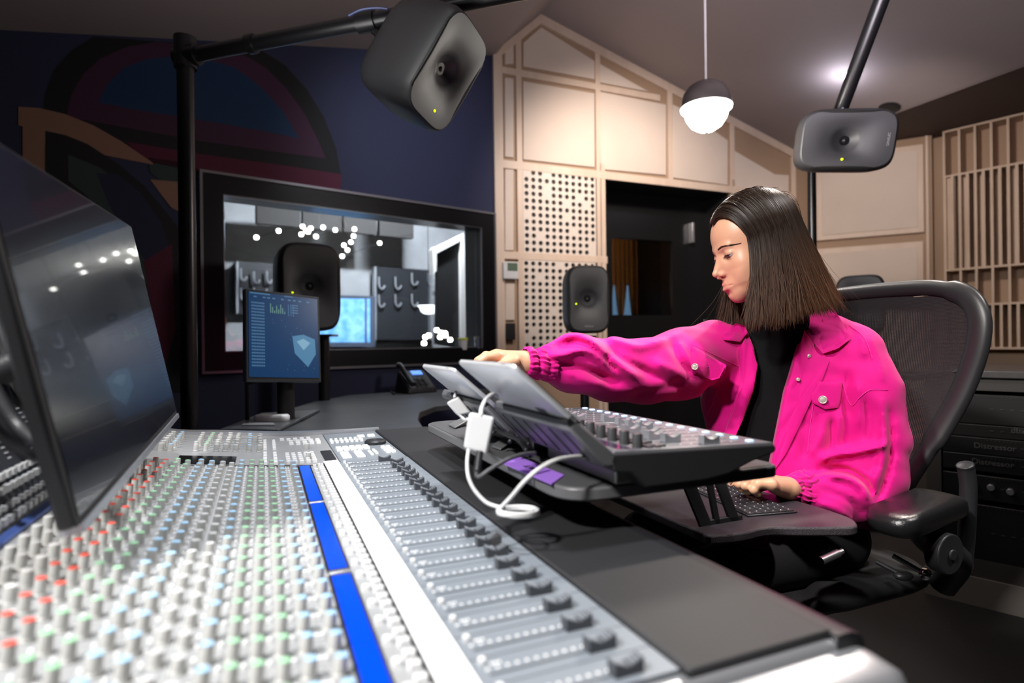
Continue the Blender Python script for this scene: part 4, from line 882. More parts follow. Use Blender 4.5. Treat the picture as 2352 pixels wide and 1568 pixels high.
# ============================================================ SPEAKERS
def speaker(name, label, W, H, Dp, Mx, led_at=(-.33, -.17), group='grey studio speakers', logo=True, ledname='led'):
    t = bpy.data.objects.new(name, None); COL.objects.link(t); t.matrix_world = Mx; ROOTM[t.name] = Mx
    tag(t, label, 'speaker', group); n = 64
    def se(a, b, e=4.6):
        o = []
        for k in range(n):
            th = 2 * math.pi * k / n; c, s = math.cos(th), math.sin(th)
            r = (abs(c) ** e + abs(s) ** e) ** (-1 / e); o.append((a * r * c, b * r * s))
        return o
    def lerp(o1, o2, m): return [((1 - m) * p[0] + m * q[0], (1 - m) * p[1] + m * q[1]) for p, q in zip(o1, o2)]
    cz = .012 * H; R = .155 * H * .93
    def circ(r): return [(r * math.cos(2 * math.pi * k / n), cz + r * math.sin(2 * math.pi * k / n)) for k in range(n)]
    full = se(W / 2, H / 2)
    f0 = se(W / 2 * .90, H / 2 * .92)
    prof = []
    for r, y in ((.008, -.0), (.02, -.001)): prof.append((circ(r * H * 2.2), y))
    rr_ = []
    depth = .11 * W + .022
    rr_.append([(x, -Dp / 2 + depth + .004, z) for x, z in circ(.012 * H)])
    for u in (.25, .5, .75, .9, 1.0): rr_.append([(x, -Dp / 2 + depth * (1 - u ** 1.5 * .62), z) for x, z in circ(R * u)])
    for m, y in ((.12, .30), (.3, .17), (.55, .07), (.8, .02), (1.0, 0)): rr_.append([(x, -Dp / 2 + depth * y, z) for x, z in lerp(circ(R * 1.02), f0, m)])
    mb = MB(); mb.rings(rr_, 0, True, True, False)
    obj('front_baffle', mb, M['spk'], t, smooth=60, local=True)
    sh = []
    for s_, y in ((.90, 0), (.925, .010), (.955, .03), (1.0, .12), (1.0, .45), (.97, .70), (.90, .88), (.80, .97), (.70, 1.0)):
        k2 = .02 if s_ < .93 and y < .05 else 0
        sh.append([(x * s_, -Dp / 2 + Dp * y, z * (s_ + k2 * 1)) for x, z in full])
    mb = MB(); mb.rings(sh, 0, True, False, True); obj('cabinet', mb, M['spk'], t, smooth=60, local=True)
    # dark slots down both sides of the waveguide
    for sgn in (-1, 1):
        mb = MB(); pts = []
        for k in range(15):
            u = k / 14 * 2 - 1; x = sgn * W / 2 * (.875 - .16 * max(0, abs(u) - .72) / .28); pts.append((x, -Dp / 2 + .003 + .004 * abs(u), u * H * .435))
        mb.tube(pts, [.0006 + .0055 * min(1, (1 - abs(k / 14 * 2 - 1)) * 5) for k in range(15)], 8); obj('bass_slot', mb, M['spkd'], t, local=True)
    T_ = Matrix.Translation((0, -Dp / 2 + depth * .98, cz)) @ Matrix.Rotation(R_(90), 4, 'X')
    mb = MB(T_); mb.lathe([(R * .60, .006), (R * .58, .004), (R * .24, -.001), (R * .22, .002)], 28); obj('driver_cone', mb, M['blackgloss'], t, local=True)
    mb = MB(T_); mb.lathe([(R * .2, 0), (R * .17, .006), (R * .09, .010), (.0005, .011)], 20); obj('tweeter', mb, mat('tweeter_' + name, (.02, .02, .022), .3) if 'tw' not in M else M['tw'], t, local=True)
    if 'tw' not in M: M['tw'] = bpy.data.materials['tweeter_' + name]
    Lx, Lz = led_at
    mb = MB(Matrix.Translation((Lx * W, -Dp / 2 + depth * .05 - .001, Lz * H)) @ Matrix.Rotation(R_(90), 4, 'X')); mb.lathe([(.0042, -.004), (.0042, .001), (.002, .0025)], 14); obj('led', mb, M['led'], t, local=True)
    if logo:
        cu = bpy.data.curves.new('t', 'FONT'); cu.body = 'GENELEC'; cu.size = .0125 * H / .37; cu.extrude = .0004; cu.align_x = 'CENTER'; cu.align_y = 'CENTER'
        to = bpy.data.objects.new('t', cu); COL.objects.link(to); me = bpy.data.meshes.new_from_object(to.evaluated_get(bpy.context.evaluated_depsgraph_get())); bpy.data.objects.remove(to)
        me.transform(Matrix.Translation((0, -Dp / 2 - .0006, -.40 * H)) @ Matrix.Rotation(R_(90), 4, 'X')); obj('lettering', None, M['letter'], t, smooth=0, local=True, rawmesh=me)
    return t
def aim(loc, fwd, roll=0.0):      # front (-Y local) looks along fwd; roll turns it clockwise seen from the front
    f = Vector(tuple(nrm(fwd))); z = Vector((0, 0, 1)); y = -f; x = y.cross(z).normalized() * 1; x = Vector((y.y, -y.x, 0)).normalized(); zz_ = x.cross(y).normalized()
    m = Matrix(((x.x, y.x, zz_.x, loc[0]), (x.y, y.y, zz_.y, loc[1]), (x.z, y.z, zz_.z, loc[2]), (0, 0, 0, 1)))
    return m @ Matrix.Rotation(R_(roll), 4, 'Y')
def cone_stand(label, top, r=.025, base=.16, group='speaker stands'):
    t = thing('speaker_stand', label, 'stand', (top[0], top[1], 0), group)
    mb = MB(); mb.cyl((top[0], top[1], .02), tuple(top), r, 16); obj('pole', mb, M['pole'], t)
    mb = MB(Matrix.Translation((top[0], top[1], 0))); mb.lathe([(base, 0), (base, .012), (base * .9, .02)], 32); obj('base_plate', mb, M['pole'], t); 
    mb = MB(Matrix.Translation(Vector(tuple(top)))); mb.box((-.06, -.06, -.012), (.06, .06, 0)); obj('top_plate', mb, M['pole'], t)
c1 = P(701, 663, 3.0); speaker('studio_speaker', 'largest speaker, standing before the studio window behind the small monitor', .30, .435, .28, aim(c1, (.50, -.80, 0)), (-.30, -.075))
cone_stand('black stand under the large window speaker', c1 + [.05, .13, -.232], .03)
c2 = P(1342, 690, 3.25); speaker('studio_speaker', 'speaker standing before the lower perforated board, beside the dark doorway', .235, .365, .24, aim(c2, (.08, -.97, 0)), (-.29, -.07))
cone_stand('black stand under the speaker beside the doorway', c2 + [0, .03, -.195], .025)
c3 = P(966, 145, 1.80); speaker('studio_speaker', 'tilted speaker hanging from the black ceiling pipe at upper left', .235, .33, .25, aim(c3, (.78, -.46, -.48), 14), (.10, -.34), logo=False)
c4 = P(1932, 328, 2.38); speaker('studio_speaker', 'sideways speaker hanging from the slanted pipe at upper right', .235, .345, .24, aim(c4, (-.30, -.92, -.20), -84), (-.31, .03))
c5 = P(1978, 702, 3.3); speaker('studio_speaker', 'speaker half hidden behind the chair back against the panelled wall', .24, .33, .24, aim(c5, (-.55, -.83, 0)), (-.3, -.3))
cone_stand('black stand under the speaker behind the chair', c5 + [0, .03, -.18], .025)

# ---- pipes
t = thing('lighting_pole', 'thick black vertical pole in front of the wall mural', 'pole', (P(430, 500, 2.0)[0], 2.0, 0))
b0 = P(430, 500, 2.0); ztop = P(437, 110, 2.0)[2]
mb = MB(); mb.cyl((b0[0], 2.0, .01), (b0[0], 2.0, ztop), .027, 20); obj('tube', mb, M['pole'], t)
mb = MB(); mb.cyl((b0[0], 2.0, 0), (b0[0], 2.0, .012), .17, 32); obj('base_plate', mb, M['pole'], t)
mb = MB(); mb.cyl((b0[0], 2.0, ztop - .07), (b0[0], 2.0, ztop + .035), .036, 20); obj('clamp', mb, M['pole'], t)
A_ = np.array([b0[0], 2.0, ztop - .03]); B2 = P(1160, -12, 1.75)
t = thing('suspension_pipe', 'black horizontal pipe running from the pole to the hanging speaker', 'pipe', A_)
mb = MB(); mb.cyl(A_, A_ + (B2 - A_) * 1.6, .0245, 18); obj('tube', mb, M['pole'], t)
c_ = A_ + (B2 - A_) * .23; d_ = nrm(B2 - A_); mb = MB(); mb.cyl(c_ - d_ * .012, c_ + d_ * .012, .031, 18); obj('collar', mb, M['pole'], t); mb = MB(); mb.cyl(A_ - d_ * .03, A_ + d_ * .05, .034, 18); obj('collar', mb, M['pole'], t)
c_ = A_ + (B2 - A_) * .60; mb = MB(); mb.cyl(c_, c3 + [-.03, .08, .02], .016, 10); mb.cyl(c_ - d_ * .03, c_ + d_ * .03, .033, 16); obj('bracket', mb, M['pole'], t)
mb = MB(); mb.tube(catmull([P(800, 36, 1.8), P(830, 22, 1.8), P(865, 18, 1.8), P(890, 20, 1.8)], 5), .004, 6); obj('cable', mb, mat('blue_cable', (.02, .03, .10), .4), t)
t = thing('suspension_pipe', 'slanted black pipe dropping from the ceiling to the sideways speaker', 'pipe', P(1925, 262, 2.4))
mb = MB(); a_ = P(1926, 265, 2.40); b_ = P(2032, -20, 2.15); mb.cyl(a_, a_ + (b_ - a_) * 1.25, .0275, 18); obj('tube', mb, M['pole'], t)
mb = MB(); mb.cyl(P(1927, 262, 2.37), P(1930, 300, 2.38), .034, 16); obj('clamp', mb, M['pole'], t)
mb = MB(); mb.sphere(P(1938, 258, 2.34), .010, 0, 10); obj('bolt', mb, M['chrome'], t)
mb = MB(); mb.tube(catmull([P(1932, 255, 2.36), P(1941, 235, 2.36), P(1950, 200, 2.33)], 5), .005, 6); obj('cable', mb, mat('grey_lead', (.2, .2, .22), .4), t)
b0 = P(1866, 560, 2.9); t = thing('stand_pole', 'thin black vertical pole rising behind her head to the sideways speaker', 'pole', (b0[0], b0[1], 0))
mb = MB(); mb.cyl((b0[0], b0[1], .01), (b0[0], b0[1], P(1862, 385, 2.9)[2]), .020, 14); obj('tube', mb, M['pole'], t)
mb = MB(); mb.cyl((b0[0], b0[1], 0), (b0[0], b0[1], .012), .15, 32); obj('base_plate', mb, M['pole'], t)

# ---- pendant lamp, downlight, ceiling speaker
pc = P(1622, 246, 2.25)
t = thing('pendant_lamp', 'pendant lamp with chrome upper dome and glowing white glass below', 'lamp', pc)
Mp = Matrix.Translation(Vector(tuple(pc)))
mb = MB(Mp); mb.lathe([(.094, .0), (.0935, .02), (.085, .05), (.068, .075), (.045, .090), (.015, .0965), (.008, .0975)], 36); obj('chrome_dome', mb, mat('smoked_chrome', (.20, .17, .17), .25, .6), t)
mb = MB(Mp); mb.lathe([(.004, -.094), (.03, -.090), (.058, -.072), (.076, -.045), (.084, -.018), (.095, -.010), (.097, -.002), (.095, 0)], 36); obj('glass_bowl', mb, mat('lamp_glow', (1, 1, 1), .3, emit=(1, .97, .93), es=2.0), t)
mb = MB(Mp); mb.cyl((0, 0, -.099), (0, 0, -.092), .006, 10); obj('finial', mb, M['chrome'], t)
rel = pc - WW.O; aa = rel.dot(WW.D); zcl = 3.51 + (2.775 - 3.51) * (aa - .37) / 2.58
mb = MB(); mb.cyl(pc + [0, 0, .095], (pc[0], pc[1], zcl), .005, 8); obj('cord', mb, mat('cord_grey', (.45, .42, .42), .5), t)
def on_slope(px, py):
    r = ray(px, py); n = (2.775 - 3.51) / 2.58
    lo, hi = 1.0, 8.0
    for _ in range(50):
        k = (lo + hi) / 2; p = CAM + r * k; a = (p - WW.O).dot(WW.D); zc_ = 3.51 + n * (a - .37)
        if p[2] > zc_: hi = k
        else: lo = k
    return p
cn = nrm(np.cross(WW.D * 2.58 + np.array([0, 0, 2.775 - 3.51]), WW.N)); cn = cn if cn[2] < 0 else -cn
p = on_slope(1937, 172); q_ = Vector((0, 0, 1)).rotation_difference(Vector(tuple(cn))).to_matrix().to_4x4()
t = thing('downlight', 'round recessed ceiling spotlight glowing white', 'ceiling light', p)
mb = MB(Matrix.Translation(Vector(tuple(p))) @ q_); mb.lathe([(.055, -.002), (.055, .004), (.046, .006), (.04, .003)], 28, cap0=False, cap1=False); obj('trim_ring', mb, mat('ring_grey', (.5, .48, .5), .4), t)
mb = MB(Matrix.Translation(Vector(tuple(p))) @ q_); mb.lathe([(.042, .001), (.040, .004)], 28); obj('lens', mb, mat('down_glow', (1, 1, 1), .3, emit=(1, 1, 1), es=8), t)
DOWNL = p + cn * .12
p = on_slope(2043, 247); mb = MB(Matrix.Translation(Vector(tuple(p))) @ q_); mb.lathe([(.075, -.002), (.075, .004), (.07, .007), (.03, .008)], 32); tag(obj('ceiling_grille', mb, M['black']), 'round black grille set in the sloping ceiling', 'ceiling grille')

# ============================================================ REAR DESK, SMALL MONITOR, PHONE
ZD = .75
def dz_(px, py): return onz(px, py, ZD)
mb = MB()
out = [(560, 1000), (600, 965), (660, 930), (760, 912), (880, 903), (1000, 898), (1100, 898)]
pts = [dz_(x, y) for x, y in [(520, 1003), (600, 962), (660, 940), (720, 922), (800, 907), (900, 900), (1040, 893), (1180, 893)]]
pts += [dz_(1180, 928), dz_(1060, 925), dz_(1000, 932), dz_(965, 945), dz_(960, 962), dz_(975, 985), dz_(1010, 1015), dz_(505, 1015)]
mb.prism(pts, (0, 0, -.03)); t = thing('rear_desk', 'black curved desktop with a rounded cut-out behind the console', 'desk', dz_(800, 950) * np.array([1, 1, 0]))
obj('desktop', mb, M['desk'], t, bevel=.004)
for x, y in ((740, 945), (950, 922), (620, 985)):
    q = dz_(x, y); mb = MB(); mb.box((q[0] - .03, q[1] - .03, 0), (q[0] + .03, q[1] + .03, ZD - .03)); obj('leg', mb, M['black'], t, smooth=0)
t = thing('equipment_shelf', 'flat grey equipment board at the left end of the rear desk', 'board', dz_(560, 990))
mb = MB(); q = [onz(x, y, ZD + .012) for x, y in ((505, 985), (600, 948), (735, 940), (640, 985))]; mb.prism(q, (0, 0, -.010)); obj('board', mb, mat('board_grey', (.10, .105, .115), .3, .4), t, bevel=.002)
mb = MB(); q = [onz(x, y, ZD + .013) for x, y in ((560, 972), (628, 972), (632, 977), (555, 977))]; mb.prism(q, (0, 0, .003)); obj('edge_strip', mb, M['silver'], t, smooth=0)
mb = MB(); a_ = onz(624, 962, ZD + .02); mb.rings([[(a_[0] + x * s, a_[1] + y * s, ZD + .013 + zz_) for x, y in rrect(0, 0, .13, .05, .02)] for s, zz_ in ((.97, 0), (1, .006), (1, .018), (.9, .024))]); tag(obj('white_box', mb, M['white'], smooth=60), 'small rounded white box lying on the board below the small monitor', 'box')
# small monitor
sA, sB, sC, sD = P(540, 664, 2.12), P(707, 684, 2.32), P(733, 852, 2.30), P(569, 868, 2.10)
sx = nrm(sB - sA); su = (sA - sD); su = nrm(su - sx * su.dot(sx)); sn = np.cross(sx, su); sn = sn if sn.dot(CAM - sA) > 0 else -sn
SW = np.linalg.norm(sB - sA); SH = np.linalg.norm(sA - sD); SM2 = basis(sx, -sn, su, sD)
t = thing('small_monitor', 'smaller monitor showing a blue software window on the rear desk', 'monitor', dz_(640, 945))
mb = MB(SM2); mb.box((-.006, .001, -.012), (SW + .006, .03, SH + .006)); obj('housing', mb, mat('mon_edge', (.2, .22, .25), .3, .5), t, bevel=.003)
mb = MB(SM2); mb.box((-.004, -.001, -.010), (SW + .004, .003, SH + .004)); obj('bezel', mb, M['black'], t, smooth=0)
mb = MB(SM2); mb.box((.004, -.003, .004), (SW - .004, -.001, SH - .004)); sc_ = obj('screen', mb, mat('ui_blue', (.0, .01, .03), .3, emit=(.004, .045, .14), es=.26), t, smooth=0)
ui = mat('ui_text', (.03, .08, .14), .4, emit=(.12, .30, .55), es=.15); ui2 = mat('ui_bright', (.04, .12, .2), .4, emit=(.10, .34, .62), es=.14); ui3 = mat('ui_green', (.1, .2, .1), .4, emit=(.08, .17, .16), es=.4)
mb = MB(SM2); ru = random.Random(2)
def U(x0, y0, x1, y1, mi=0): mb.box((x0 * SW, -.0036, (1 - y1) * SH), (x1 * SW, -.003, (1 - y0) * SH), mi)
U(.03, .02, .3, .035); U(.5, .02, .62, .03)
for x in (.08, .2, .26, .33, .45, .55, .62, .7, .82): U(x, .06, x + .04, .075)
for r in range(21):
    for c in range(8): U(.05 + c * .022, .13 + r * .036, .066 + c * .022, .148 + r * .036)
for k in range(8): U(.30 + k * .028, .13 + (k * 7 % 5) * .02, .31 + k * .028, .24, 2)
for k in range(3): U(.55 + k * .035, .12, .558 + k * .035, .26, 0)
for r in range(4): U(.6, .12 + r * .03, .69, .13 + r * .03)
for k in range(22): x, y = ru.uniform(.3, .93), ru.uniform(.3, .9); U(x, y, x + .01, y + .008)
obj('interface', mb, [ui, ui2, ui3], sc_, smooth=0)
mb = MB(SM2); q = [(.60, .50), (.76, .47), (.93, .52), (.94, .70), (.82, .86), (.63, .70)]; mb.prism([(x * SW, -.0036, (1 - y) * SH) for x, y in q][::-1], (0, -.0004, 0)); obj('room_model', mb, ui2, sc_, smooth=0)
mb = MB(SM2); q = [(.66, .56), (.76, .52), (.86, .57), (.76, .66)]; mb.prism([(x * SW, -.0041, (1 - y) * SH) for x, y in q][::-1], (0, -.0004, 0)); obj('model_floor', mb, mat('ui_pale', (.1, .2, .27), .4, emit=(.25, .5, .7), es=.2), sc_, smooth=0)
pm = SM2 @ Vector((SW * .62, .07, 0)); mb = MB(); mb.cyl((pm.x, pm.y, ZD), (pm.x, pm.y, 1.05), .032, 16); mb.cyl((pm.x - .0, pm.y, 1.0), tuple(SM2 @ Vector((SW * .5, .03, SH * .5))), .016, 10); mb.cyl((pm.x - .14, pm.y - .02, ZD), (pm.x - .14, pm.y - .02, .98), .008, 10); mb.cyl((pm.x - .14, pm.y - .02, .9), (pm.x, pm.y, .93), .006, 8); obj('stand', mb, M['dark'], t)
# desk phone
pb = onz(955, 900, ZD); t = thing('desk_phone', 'black desk phone tilted on its foot with a small blue display', 'telephone', pb)
Pm = Matrix.Translation(Vector(tuple(pb))) @ Matrix.Rotation(R_(38), 4, 'Z')
mb = MB(Pm); mb.hexa([(-.10, -.09, 0), (.10, -.09, 0), (.10, .09, 0), (-.10, .09, 0)], [(-.09, -.085, .03), (.09, -.085, .03), (.09, .06, .13), (-.09, .06, .13)]); b_ = obj('body', mb, M['dark'], t, bevel=.006)
mb = MB(Pm); mb.tube(catmull([(-.075, -.10, .05), (-.075, -.06, .075), (-.075, .0, .125), (-.075, .06, .165), (-.075, .085, .165)], 4), [.018] * 3 + [.013] * 12 + [.02] * 2, 10) if 0 else mb.tube(catmull([(-.07, -.10, .055), (-.07, -.03, .095), (-.07, .05, .155), (-.07, .09, .165)], 4), .016, 10); obj('handset', mb, M['dark'], t)
mb = MB(Pm); mb.hexa([(-.01, .02, .104), (.06, .02, .104), (.06, .05, .124), (-.01, .05, .124)], [(-.01, .018, .108), (.06, .018, .108), (.06, .048, .128), (-.01, .048, .128)]); obj('display', mb, mat('phone_lcd', (.1, .2, .5), .3, emit=(.08, .2, .65), es=.9), t)
mb = MB(Pm)
for i in range(3):
    for j in range(4): x = -.02 + i * .03; y = -.07 + j * .02; mb.cbox((x, y, .035 + (y + .085) * .69 + .006), (.018, .012, .004))
obj('button', mb, M['cable'], t, smooth=0)
cable('phone_cord', 'coiled cord lying behind the desk phone', [onz(905, 905, ZD + .006), onz(895, 893, ZD + .006), onz(908, 884, ZD + .006), onz(930, 886, ZD + .006)], .004, M['cable'])

# ============================================================ RIGHT: COUNTER WITH RACK GEAR
RC = Wall((1.55, 2.55, 0), (.70, -.714, 0))
ra = RC.px(2195, 900)[0]; rz_top = RC.px(2290, 868)[1]; rzc = RC.px(2290, 838)[1]
cg = mat('counter_grey', (.09, .085, .085), .3, var=.3, vscale=20)
t = thing('rack_cabinet', 'dark rack cabinet with a grey counter top at the right edge', 'cabinet', RC.w(ra + .5, -.3, 0))
mb = MB(RC.M()); mb.box((ra - .12, -.02, rz_top), (ra + 1.6, .75, rz_top + .028)); obj('counter_top', mb, cg, t, bevel=.004)
mb = MB(RC.M()); gz = .18
mb.box((ra - .1, .55, 0), (ra + 1.6, .7, rz_top)); mb.box((ra - .1, .0, 0), (ra - .05, .6, rz_top)); mb.box((ra + .52, .0, 0), (ra + .56, .6, rz_top)); mb.box((ra + 1.1, 0, 0), (ra + 1.14, .6, rz_top)); mb.box((ra - .1, 0, rz_top - .05), (ra + 1.6, .6, rz_top)); mb.box((ra - .1, 0, 0), (ra + 1.6, .6, gz))
mb2 = MB(RC.M()); mb2.box((ra - .11, -.012, 0), (ra + 1.6, .0, .11)); obj('plinth', mb2, mat('plinth_grey', (.16, .14, .125), .6), t, smooth=0)
obj('carcass', mb, mat('cab_grey', (.045, .04, .038), .6), t, smooth=0)
rk = mat('rack_face', (.004, .004, .0045), .45)
def unit(py0, py1, label, txt=None, kn_=0, x0=2205, tx=None, tsize=.03):
    z1 = RC.px(2270, py0)[1]; z0 = RC.px(2270, py1)[1]; a0 = ra - .045; a1 = a0 + .56
    t = thing('rack_unit', label, 'rack unit', RC.w((a0 + a1) / 2, -.1, z0), 'units in the rack cabinet')
    mb = MB(RC.M()); mb.box((a0, .004, z0), (a1, .35, z1 - .003)); obj('faceplate', mb, rk, t, bevel=.002)
    if txt:
        for s_, (px_, py_), sz in txt:
            a, z = RC.px(px_, py_, 0); textmesh(s_, sz, basis(RC.D, (0, 0, 1), RC.N, RC.w(a, .001, z)), mat('rack_letter', (.10, .10, .10), .5) if 'rack_letter' not in bpy.data.materials else bpy.data.materials['rack_letter'], t, align='LEFT')
    mb = MB(RC.M()); rr = random.Random(py0)
    for k in range(26): x = a0 + .14 + k * .012; mb.box((x, .0, z1 - .012), (x + .003, .004, z1 - .010)); 
    for k in range(10): x = a0 + .15 + k * .03; mb.box((x, .0, (z0 + z1) / 2), (x + .012, .004, (z0 + z1) / 2 + .003))
    obj('marking', mb, bpy.data.materials.get('rack_mark') or mat('rack_mark', (.04, .04, .04), .5), t, smooth=0)
    for k in range(kn_):
        px_ = (2233, 2275, 2320)[k]; a, z = RC.px(px_, (1112, 1121, 1131)[k], .02); mb = MB(RC.M() @ Matrix.Translation((a, 0, z)) @ Matrix.Rotation(R_(90), 4, 'X')); mb.lathe([(.013, -.002), (.013, .012), (.010, .016)], 18); obj('knob', mb, M['alu'], t)
unit(905, 975, 'black rack unit directly under the counter top'); 
unit(975, 1005, 'black rack unit with small dbx letters', [('dbx', (2322, 988), .028)])
unit(1005, 1045, 'upper black rack unit lettered Distressor', [('Distressor', (2236, 1022), .030)])
unit(1045, 1085, 'lower black rack unit lettered Distressor', [('Distressor', (2231, 1058), .030)])
unit(1092, 1150, 'black rack unit with three silver knobs', kn_=3)
unit(1160, 1290, 'tall dark rack unit below the one with silver knobs')
# floor trims seen under the chair
# ============================================================ PERSON
def surface_nets(f, lo, hi, h):
    lo = np.array(lo, float); hi = np.array(hi, float)
    n = np.ceil((hi - lo) / h).astype(int) + 1
    ax = [lo[i] + h * np.arange(n[i]) for i in range(3)]
    D = np.empty(tuple(n), dtype=np.float32)
    YY, ZZ = np.meshgrid(ax[1], ax[2], indexing='ij')
    step = max(1, int(400000 / (n[1] * n[2])))
    for i0 in range(0, n[0], step):
        xs = ax[0][i0:i0 + step]
        XX = np.broadcast_to(xs[:, None, None], (len(xs), n[1], n[2]))
        p = np.stack([XX, np.broadcast_to(YY, XX.shape), np.broadcast_to(ZZ, XX.shape)], -1).reshape(-1, 3)
        D[i0:i0 + len(xs)] = f(p).reshape(XX.shape)
    S = D < 0
    c = [S[a:n[0] - 1 + a, b:n[1] - 1 + b, d:n[2] - 1 + d] for a in (0, 1) for b in (0, 1) for d in (0, 1)]
    cnt = sum(x.astype(np.int8) for x in c); act = (cnt > 0) & (cnt < 8)
    idx = -np.ones(act.shape, dtype=np.int64); ii = np.argwhere(act); idx[act] = np.arange(len(ii))
    acc = np.zeros((len(ii), 3)); num = np.zeros(len(ii))
    def val(o): return D[ii[:, 0] + o[0], ii[:, 1] + o[1], ii[:, 2] + o[2]]
    for a in range(3):
        o1, o2 = [q for q in range(3) if q != a]
        for u in (0, 1):
            for v in (0, 1):
                A = [0, 0, 0]; A[o1] = u; A[o2] = v; B = list(A); B[a] = 1
                da, db = val(A), val(B); m = (da < 0) != (db < 0)
                t = np.where(m, da / np.where(m, da - db, 1), 0)
                pt = np.zeros((len(ii), 3)); pt[:, a] = t; pt[:, o1] = u; pt[:, o2] = v
                acc[m] += pt[m]; num[m] += 1
    V = lo + (ii + acc / num[:, None]) * h
    faces = []
    for a in range(3):
        o1, o2 = (a + 1) % 3, (a + 2) % 3
        sl = [slice(None)] * 3; s2 = [slice(None)] * 3; sl[a] = slice(0, n[a] - 1); s2[a] = slice(1, n[a])
        m = S[tuple(sl)] != S[tuple(s2)]
        e = np.argwhere(m); e = e[(e[:, o1] > 0) & (e[:, o2] > 0) & (e[:, o1] < n[o1] - 1) & (e[:, o2] < n[o2] - 1)]
        def g(du, dv): q = e.copy(); q[:, o1] -= du; q[:, o2] -= dv; return idx[q[:, 0], q[:, 1], q[:, 2]]
        q = np.stack([g(1, 1), g(0, 1), g(0, 0), g(1, 0)], 1)
        fl_ = ~S[e[:, 0], e[:, 1], e[:, 2]]; q[fl_] = q[fl_][:, ::-1]; q = q[(q >= 0).all(1)]; faces.append(q)
    return V, np.concatenate(faces)
def smin(a, b, k): 
    h = np.clip(.5 + .5 * (b - a) / k, 0, 1); return b * (1 - h) + a * h - k * h * (1 - h)
def smax(a, b, k): return -smin(-a, -b, k)
def sph(p, c, r): return np.linalg.norm(p - np.array(c), axis=1) - r
def ell(p, c, r, Rm=None):
    q = p - np.array(c); 
    if Rm is not None: q = q @ Rm
    r = np.array(r, float); k0 = np.linalg.norm(q / r, axis=1); k1 = np.linalg.norm(q / (r * r), axis=1) + 1e-9; return k0 * (k0 - 1) / k1
def cap(p, a, b, ra, rb):
    a = np.array(a, float); b = np.array(b, float); ab = b - a; t = np.clip(((p - a) @ ab) / (ab @ ab), 0, 1)
    return np.linalg.norm(p - a - t[:, None] * ab, axis=1) - (ra + (rb - ra) * t)
def chain(p, pts, rs, k=.004):
    d = None
    for i in range(len(pts) - 1):
        c = cap(p, pts[i], pts[i + 1], rs[i], rs[i + 1]); d = c if d is None else smin(d, c, k)
    return d
def snoise(p, f, seed=0):
    r = np.random.default_rng(seed); o = 0
    for i in range(5):
        k = nrm(r.normal(size=3)) * f * (1 + .45 * i); o = o + np.sin(p @ k + r.uniform(0, 6.28) + 1.3 * np.sin(p @ (nrm(r.normal(size=3)) * f * .7))) / (1 + .45 * i)
    return o / 2.6
def mesh_np(name, V, Fq, smooth_it=1):
    V = V.copy()
    if smooth_it:
        E = np.concatenate([Fq[:, [0, 1]], Fq[:, [1, 2]], Fq[:, [2, 3]], Fq[:, [3, 0]]]); E = np.concatenate([E, E[:, ::-1]])
        deg = np.bincount(E[:, 0], minlength=len(V)).astype(float)
        for _ in range(smooth_it):
            A = np.stack([np.bincount(E[:, 0], weights=V[E[:, 1], j], minlength=len(V)) for j in range(3)], 1) / np.maximum(deg, 1)[:, None]; V = V * .5 + A * .5
    me = bpy.data.meshes.new(name); me.vertices.add(len(V)); me.vertices.foreach_set('co', V.ravel())
    me.loops.add(len(Fq) * 4); me.loops.foreach_set('vertex_index', Fq.ravel()); me.polygons.add(len(Fq))
    me.polygons.foreach_set('loop_start', np.arange(0, len(Fq) * 4, 4)); me.update(calc_edges=True); me.validate(); return me, V

